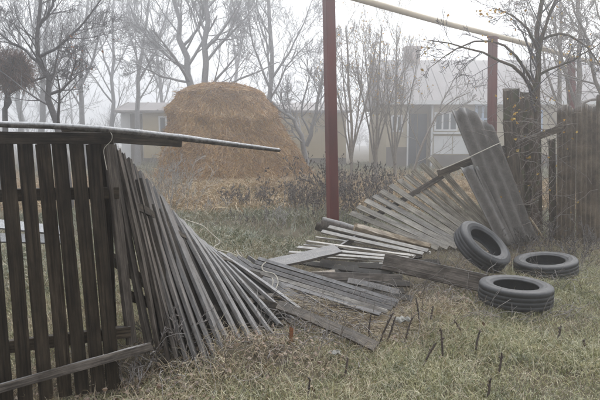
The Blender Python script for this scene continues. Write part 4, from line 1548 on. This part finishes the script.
blades('grass', 'frosty short green grass in front of the fallen fence', 190000, (-9, 9, 3.05, 9.0), (0.025, 0.085), (0.0012, 0.0026), 0.75, M_gr,
       keep=lambda x, y: np.where(y < fence_y(x) - 0.05, 1.0, np.where(y < fence_far(x), 0.025, 0.35)) * (1 - 0.93 * np.clip(dirt(x, y) * 1.3, 0, 1)) * (0.25 + 0.75 * vn(x, y, 4.3) ** 1.5))
blades('dry_grass', 'dry yellow grass strands matted in the foreground', 30000, (-9, 9, 3.05, 8.6), (0.06, 0.22), (0.0009, 0.0019), 1.05, M_dry,
       keep=lambda x, y: 0.15 + 0.85 * np.exp(-((y - fence_y(x) + 0.35) / 0.5) ** 2) * (1 - 0.6 * dirt(x, y)) + 0.2 * (x < 0.6), lift=0.03)
blades('yard_grass', 'grey green frosty grass of the yard behind the fence', 110000, (-9, 12, 5.6, 16), (0.05, 0.24), (0.003, 0.0065), 0.75, M_mid,
       keep=lambda x, y: np.where(y > fence_far(x) - 0.1, 1.0, 0.02) * (0.05 + 0.95 * vn(x, y, 1.6) ** 1.5))
blades('straw_litter', 'spilled straw spread on the ground around the haystack', 75000, (-14, 8, 11.5, 28), (0.12, 0.40), (0.006, 0.013), 1.05, M_gstraw,
       keep=lambda x, y: (0.06 + 0.94 * np.exp(-((y - 17.0) / 3.3) ** 2)) * (0.10 + 0.90 * vn(x, y, 1.7, 2.0) ** 1.4), lift=0.10)
blades('far_grass', 'dull dead grass farther off around the buildings', 30000, (-30, 30, 15, 36), (0.12, 0.35), (0.008, 0.016), 0.6, M_mid)


def near_tyres(x, y):
    k = 0
    for cx, cy, r in ((1.95, 5.27, 0.33), (2.62, 6.15, 0.34)):
        k = k + np.exp(-((np.hypot(x - cx, y - cy) - r - 0.03) / 0.04) ** 2) * (np.hypot(x - cx, y - cy) > r)
    return k


blades('tuft_grass', 'longer frosty grass tucked against the tyres lying flat', 2600, (1.4, 3.2, 4.7, 6.8), (0.05, 0.13), (0.0012, 0.0024), 0.45, M_gr, keep=near_tyres)


def litter():
    n = 5200
    x, y = scatter(n, -3, 6, 3.1, 9.0, keep=lambda x, y: np.exp(-((y - fence_y(x) + 0.25) / 0.45) ** 2) + 0.5 * dirt(x, y))
    p = np.stack([x, y, H(x, y) + rng.uniform(0.0, 0.05, n)], -1)
    o = link('fallen_leaves', leaf_mesh(p, 0.035, rng, 0.6), M_lit)
    tag(o, 'brown curled leaf litter along the foot of the fallen fence', kind='stuff')
    # curled dry stems: by the tyres, in the straw heap and along the fence foot
    polys = []
    zones = [((2.0, 6.55), 0.55, 0.28, 90, 0.22), ((2.9, 7.3), 0.55, 0.4, 110, 0.26), ((0.35, 4.95), 0.38, 0.22, 150, 0.16), ((-0.2, 4.3), 0.5, 0.2, 110, 0.12), ((-0.85, 3.75), 0.22, 0.15, 60, 0.12), ((1.2, 5.5), 0.5, 0.25, 60, 0.12), ((3.4, 6.6), 0.5, 0.6, 60, 0.18), ((1.95, 4.86), 0.3, 0.05, 34, 0.07), ((2.62, 5.75), 0.3, 0.06, 34, 0.09), ((1.55, 5.2), 0.06, 0.2, 16, 0.08), ((1.6, 5.95), 0.3, 0.12, 50, 0.14), ((0.2, 4.45), 0.35, 0.12, 70, 0.1)]
    for (cx, cy), sx, sy, num, hh in zones:
        for i in range(num):
            q = np.array([rng.normal(cx, sx), rng.normal(cy, sy), 0.0])
            q[2] = float(H(q[0], q[1])) + 0.0
            d = unit(np.array([rng.normal(), rng.normal(), rng.uniform(0.2, 1.2)]))
            L = rng.uniform(0.15, 0.5)
            line, rad = [], []
            r = rng.uniform(0.0016, 0.0036)
            for k in range(8):
                line.append(q.copy())
                rad.append(r * (1 - 0.06 * k))
                d = unit(d + rng.normal(0, 0.28, 3) + np.array([0, 0, -0.16 if q[2] > hh * 0.5 else 0.05]))
                q = q + d * L / 7
                q[2] = max(q[2], float(H(q[0], q[1])) + 0.004)
            polys.append((line, rad))
    o = link('dry_stems', tubes_mesh('dry_stems', [(polys, 4)]), M_weed)
    tag(o, 'tangled curled dry stems around the tyres and broken pickets', kind='stuff')
    # matted straw resting on the sloping brown plank
    n = 5000
    f = rng.uniform(0, 1, n)
    a, b = np.array(tuple(P(285, 298, 5.2))), np.array(tuple(P(395, 322, 4.75)))
    c = a + (b - a) * f[:, None] + rng.normal(0, 1, (n, 3)) * np.array([0.10, 0.14, 0.035])
    c[:, 2] = np.maximum(c[:, 2] - 0.03, H(c[:, 0], c[:, 1]) + 0.01)
    d = (b - a)[None] * 0.10 + rng.normal(0, 1, (n, 3)) * np.array([0.09, 0.07, 0.018])
    o = link('straw_mat', ribbon(c - d, c + rng.normal(0, .012, (n, 3)) + np.array([0, 0, .01]), c + d, rng.uniform(0.0010, 0.0022, n)), M_dry)
    tag(o, 'matted dry straw heaped between the bundle of pickets and the brown plank', kind='stuff')


litter()


# ------------------------------------------------------------------ crumpled rags, stub
def rag(c, s, seed, label):
    rs = np.random.default_rng(seed)
    n = 12
    V, Q = [], []
    ph = rs.uniform(0, 6, 6)
    for i in range(n):
        for j in range(n):
            u, v = i / (n - 1) - 0.5, j / (n - 1) - 0.5
            zz = 0.35 * abs(math.sin(5 * u + ph[0] + 3 * v)) + 0.25 * abs(math.sin(7 * v + ph[1] - 4 * u)) + 0.5 * max(0, 0.4 - math.hypot(u, v))
            V.append((c.x + s * (u * 0.8 + 0.1 * math.sin(9 * v + ph[2])), c.y + s * (v * 0.6 + 0.1 * math.sin(8 * u + ph[3])), c.z + s * zz * 0.5))
    for i in range(n - 1):
        for j in range(n - 1):
            Q.append((i * n + j, (i + 1) * n + j, (i + 1) * n + j + 1, i * n + j + 1))
    o = link('rag', mesh_np('rag', V, Q, smooth=False), M_rag)
    md = o.modifiers.new('thickness', 'SOLIDIFY')
    md.thickness = 0.003
    tag(o, label, 'rag', 'pale rags in the grass')


M_rag = plain('pale_grey_rag', (0.34, 0.34, 0.32), 0.35, 14.0, 0.8)
rag(G(402, 324) + Vector((0, 0, 0.01)), 0.15, 1, 'pale crumpled rag in the grass below the thick plank')
rag(G(335, 356) + Vector((0, 0, 0.01)), 0.09, 2, 'smaller pale crumpled rag below the sloping brown plank')
b = G(291, 344)
o = member('stub', Vector((b.x, b.y, -0.04)), P(291.5, 328, b.y), (1, 0.3, 0), board_mesh('stub', 0.026, 0.02, 3, 0.05, ragged=0.06, seed=5), plain('rusty_orange_wood', (0.24, 0.10, 0.045), 0.4, 20, 0.8))
tag(o, 'small rusty orange stub standing before the dark gap of the fence', 'stub')

# ------------------------------------------------------------------ haze
hm = bpy.data.materials.new('fog')
hm.use_nodes = True
ht = hm.node_tree
ht.nodes.clear()
pv = ht.nodes.new('ShaderNodeVolumePrincipled')
pv.inputs['Color'].default_value = (0.955, 0.97, 1.0, 1)
pv.inputs['Density'].default_value = HAZE_DENSITY
pv.inputs['Anisotropy'].default_value = 0.85
ho = ht.nodes.new('ShaderNodeOutputMaterial')
ht.links.new(pv.outputs[0], ho.inputs['Volume'])
hz_ = link('haze', box_mesh('haze', -160, 160, -160, 160, -1.2, 13.0), hm)
tag(hz_, 'pale morning fog filling the whole yard', kind='stuff')
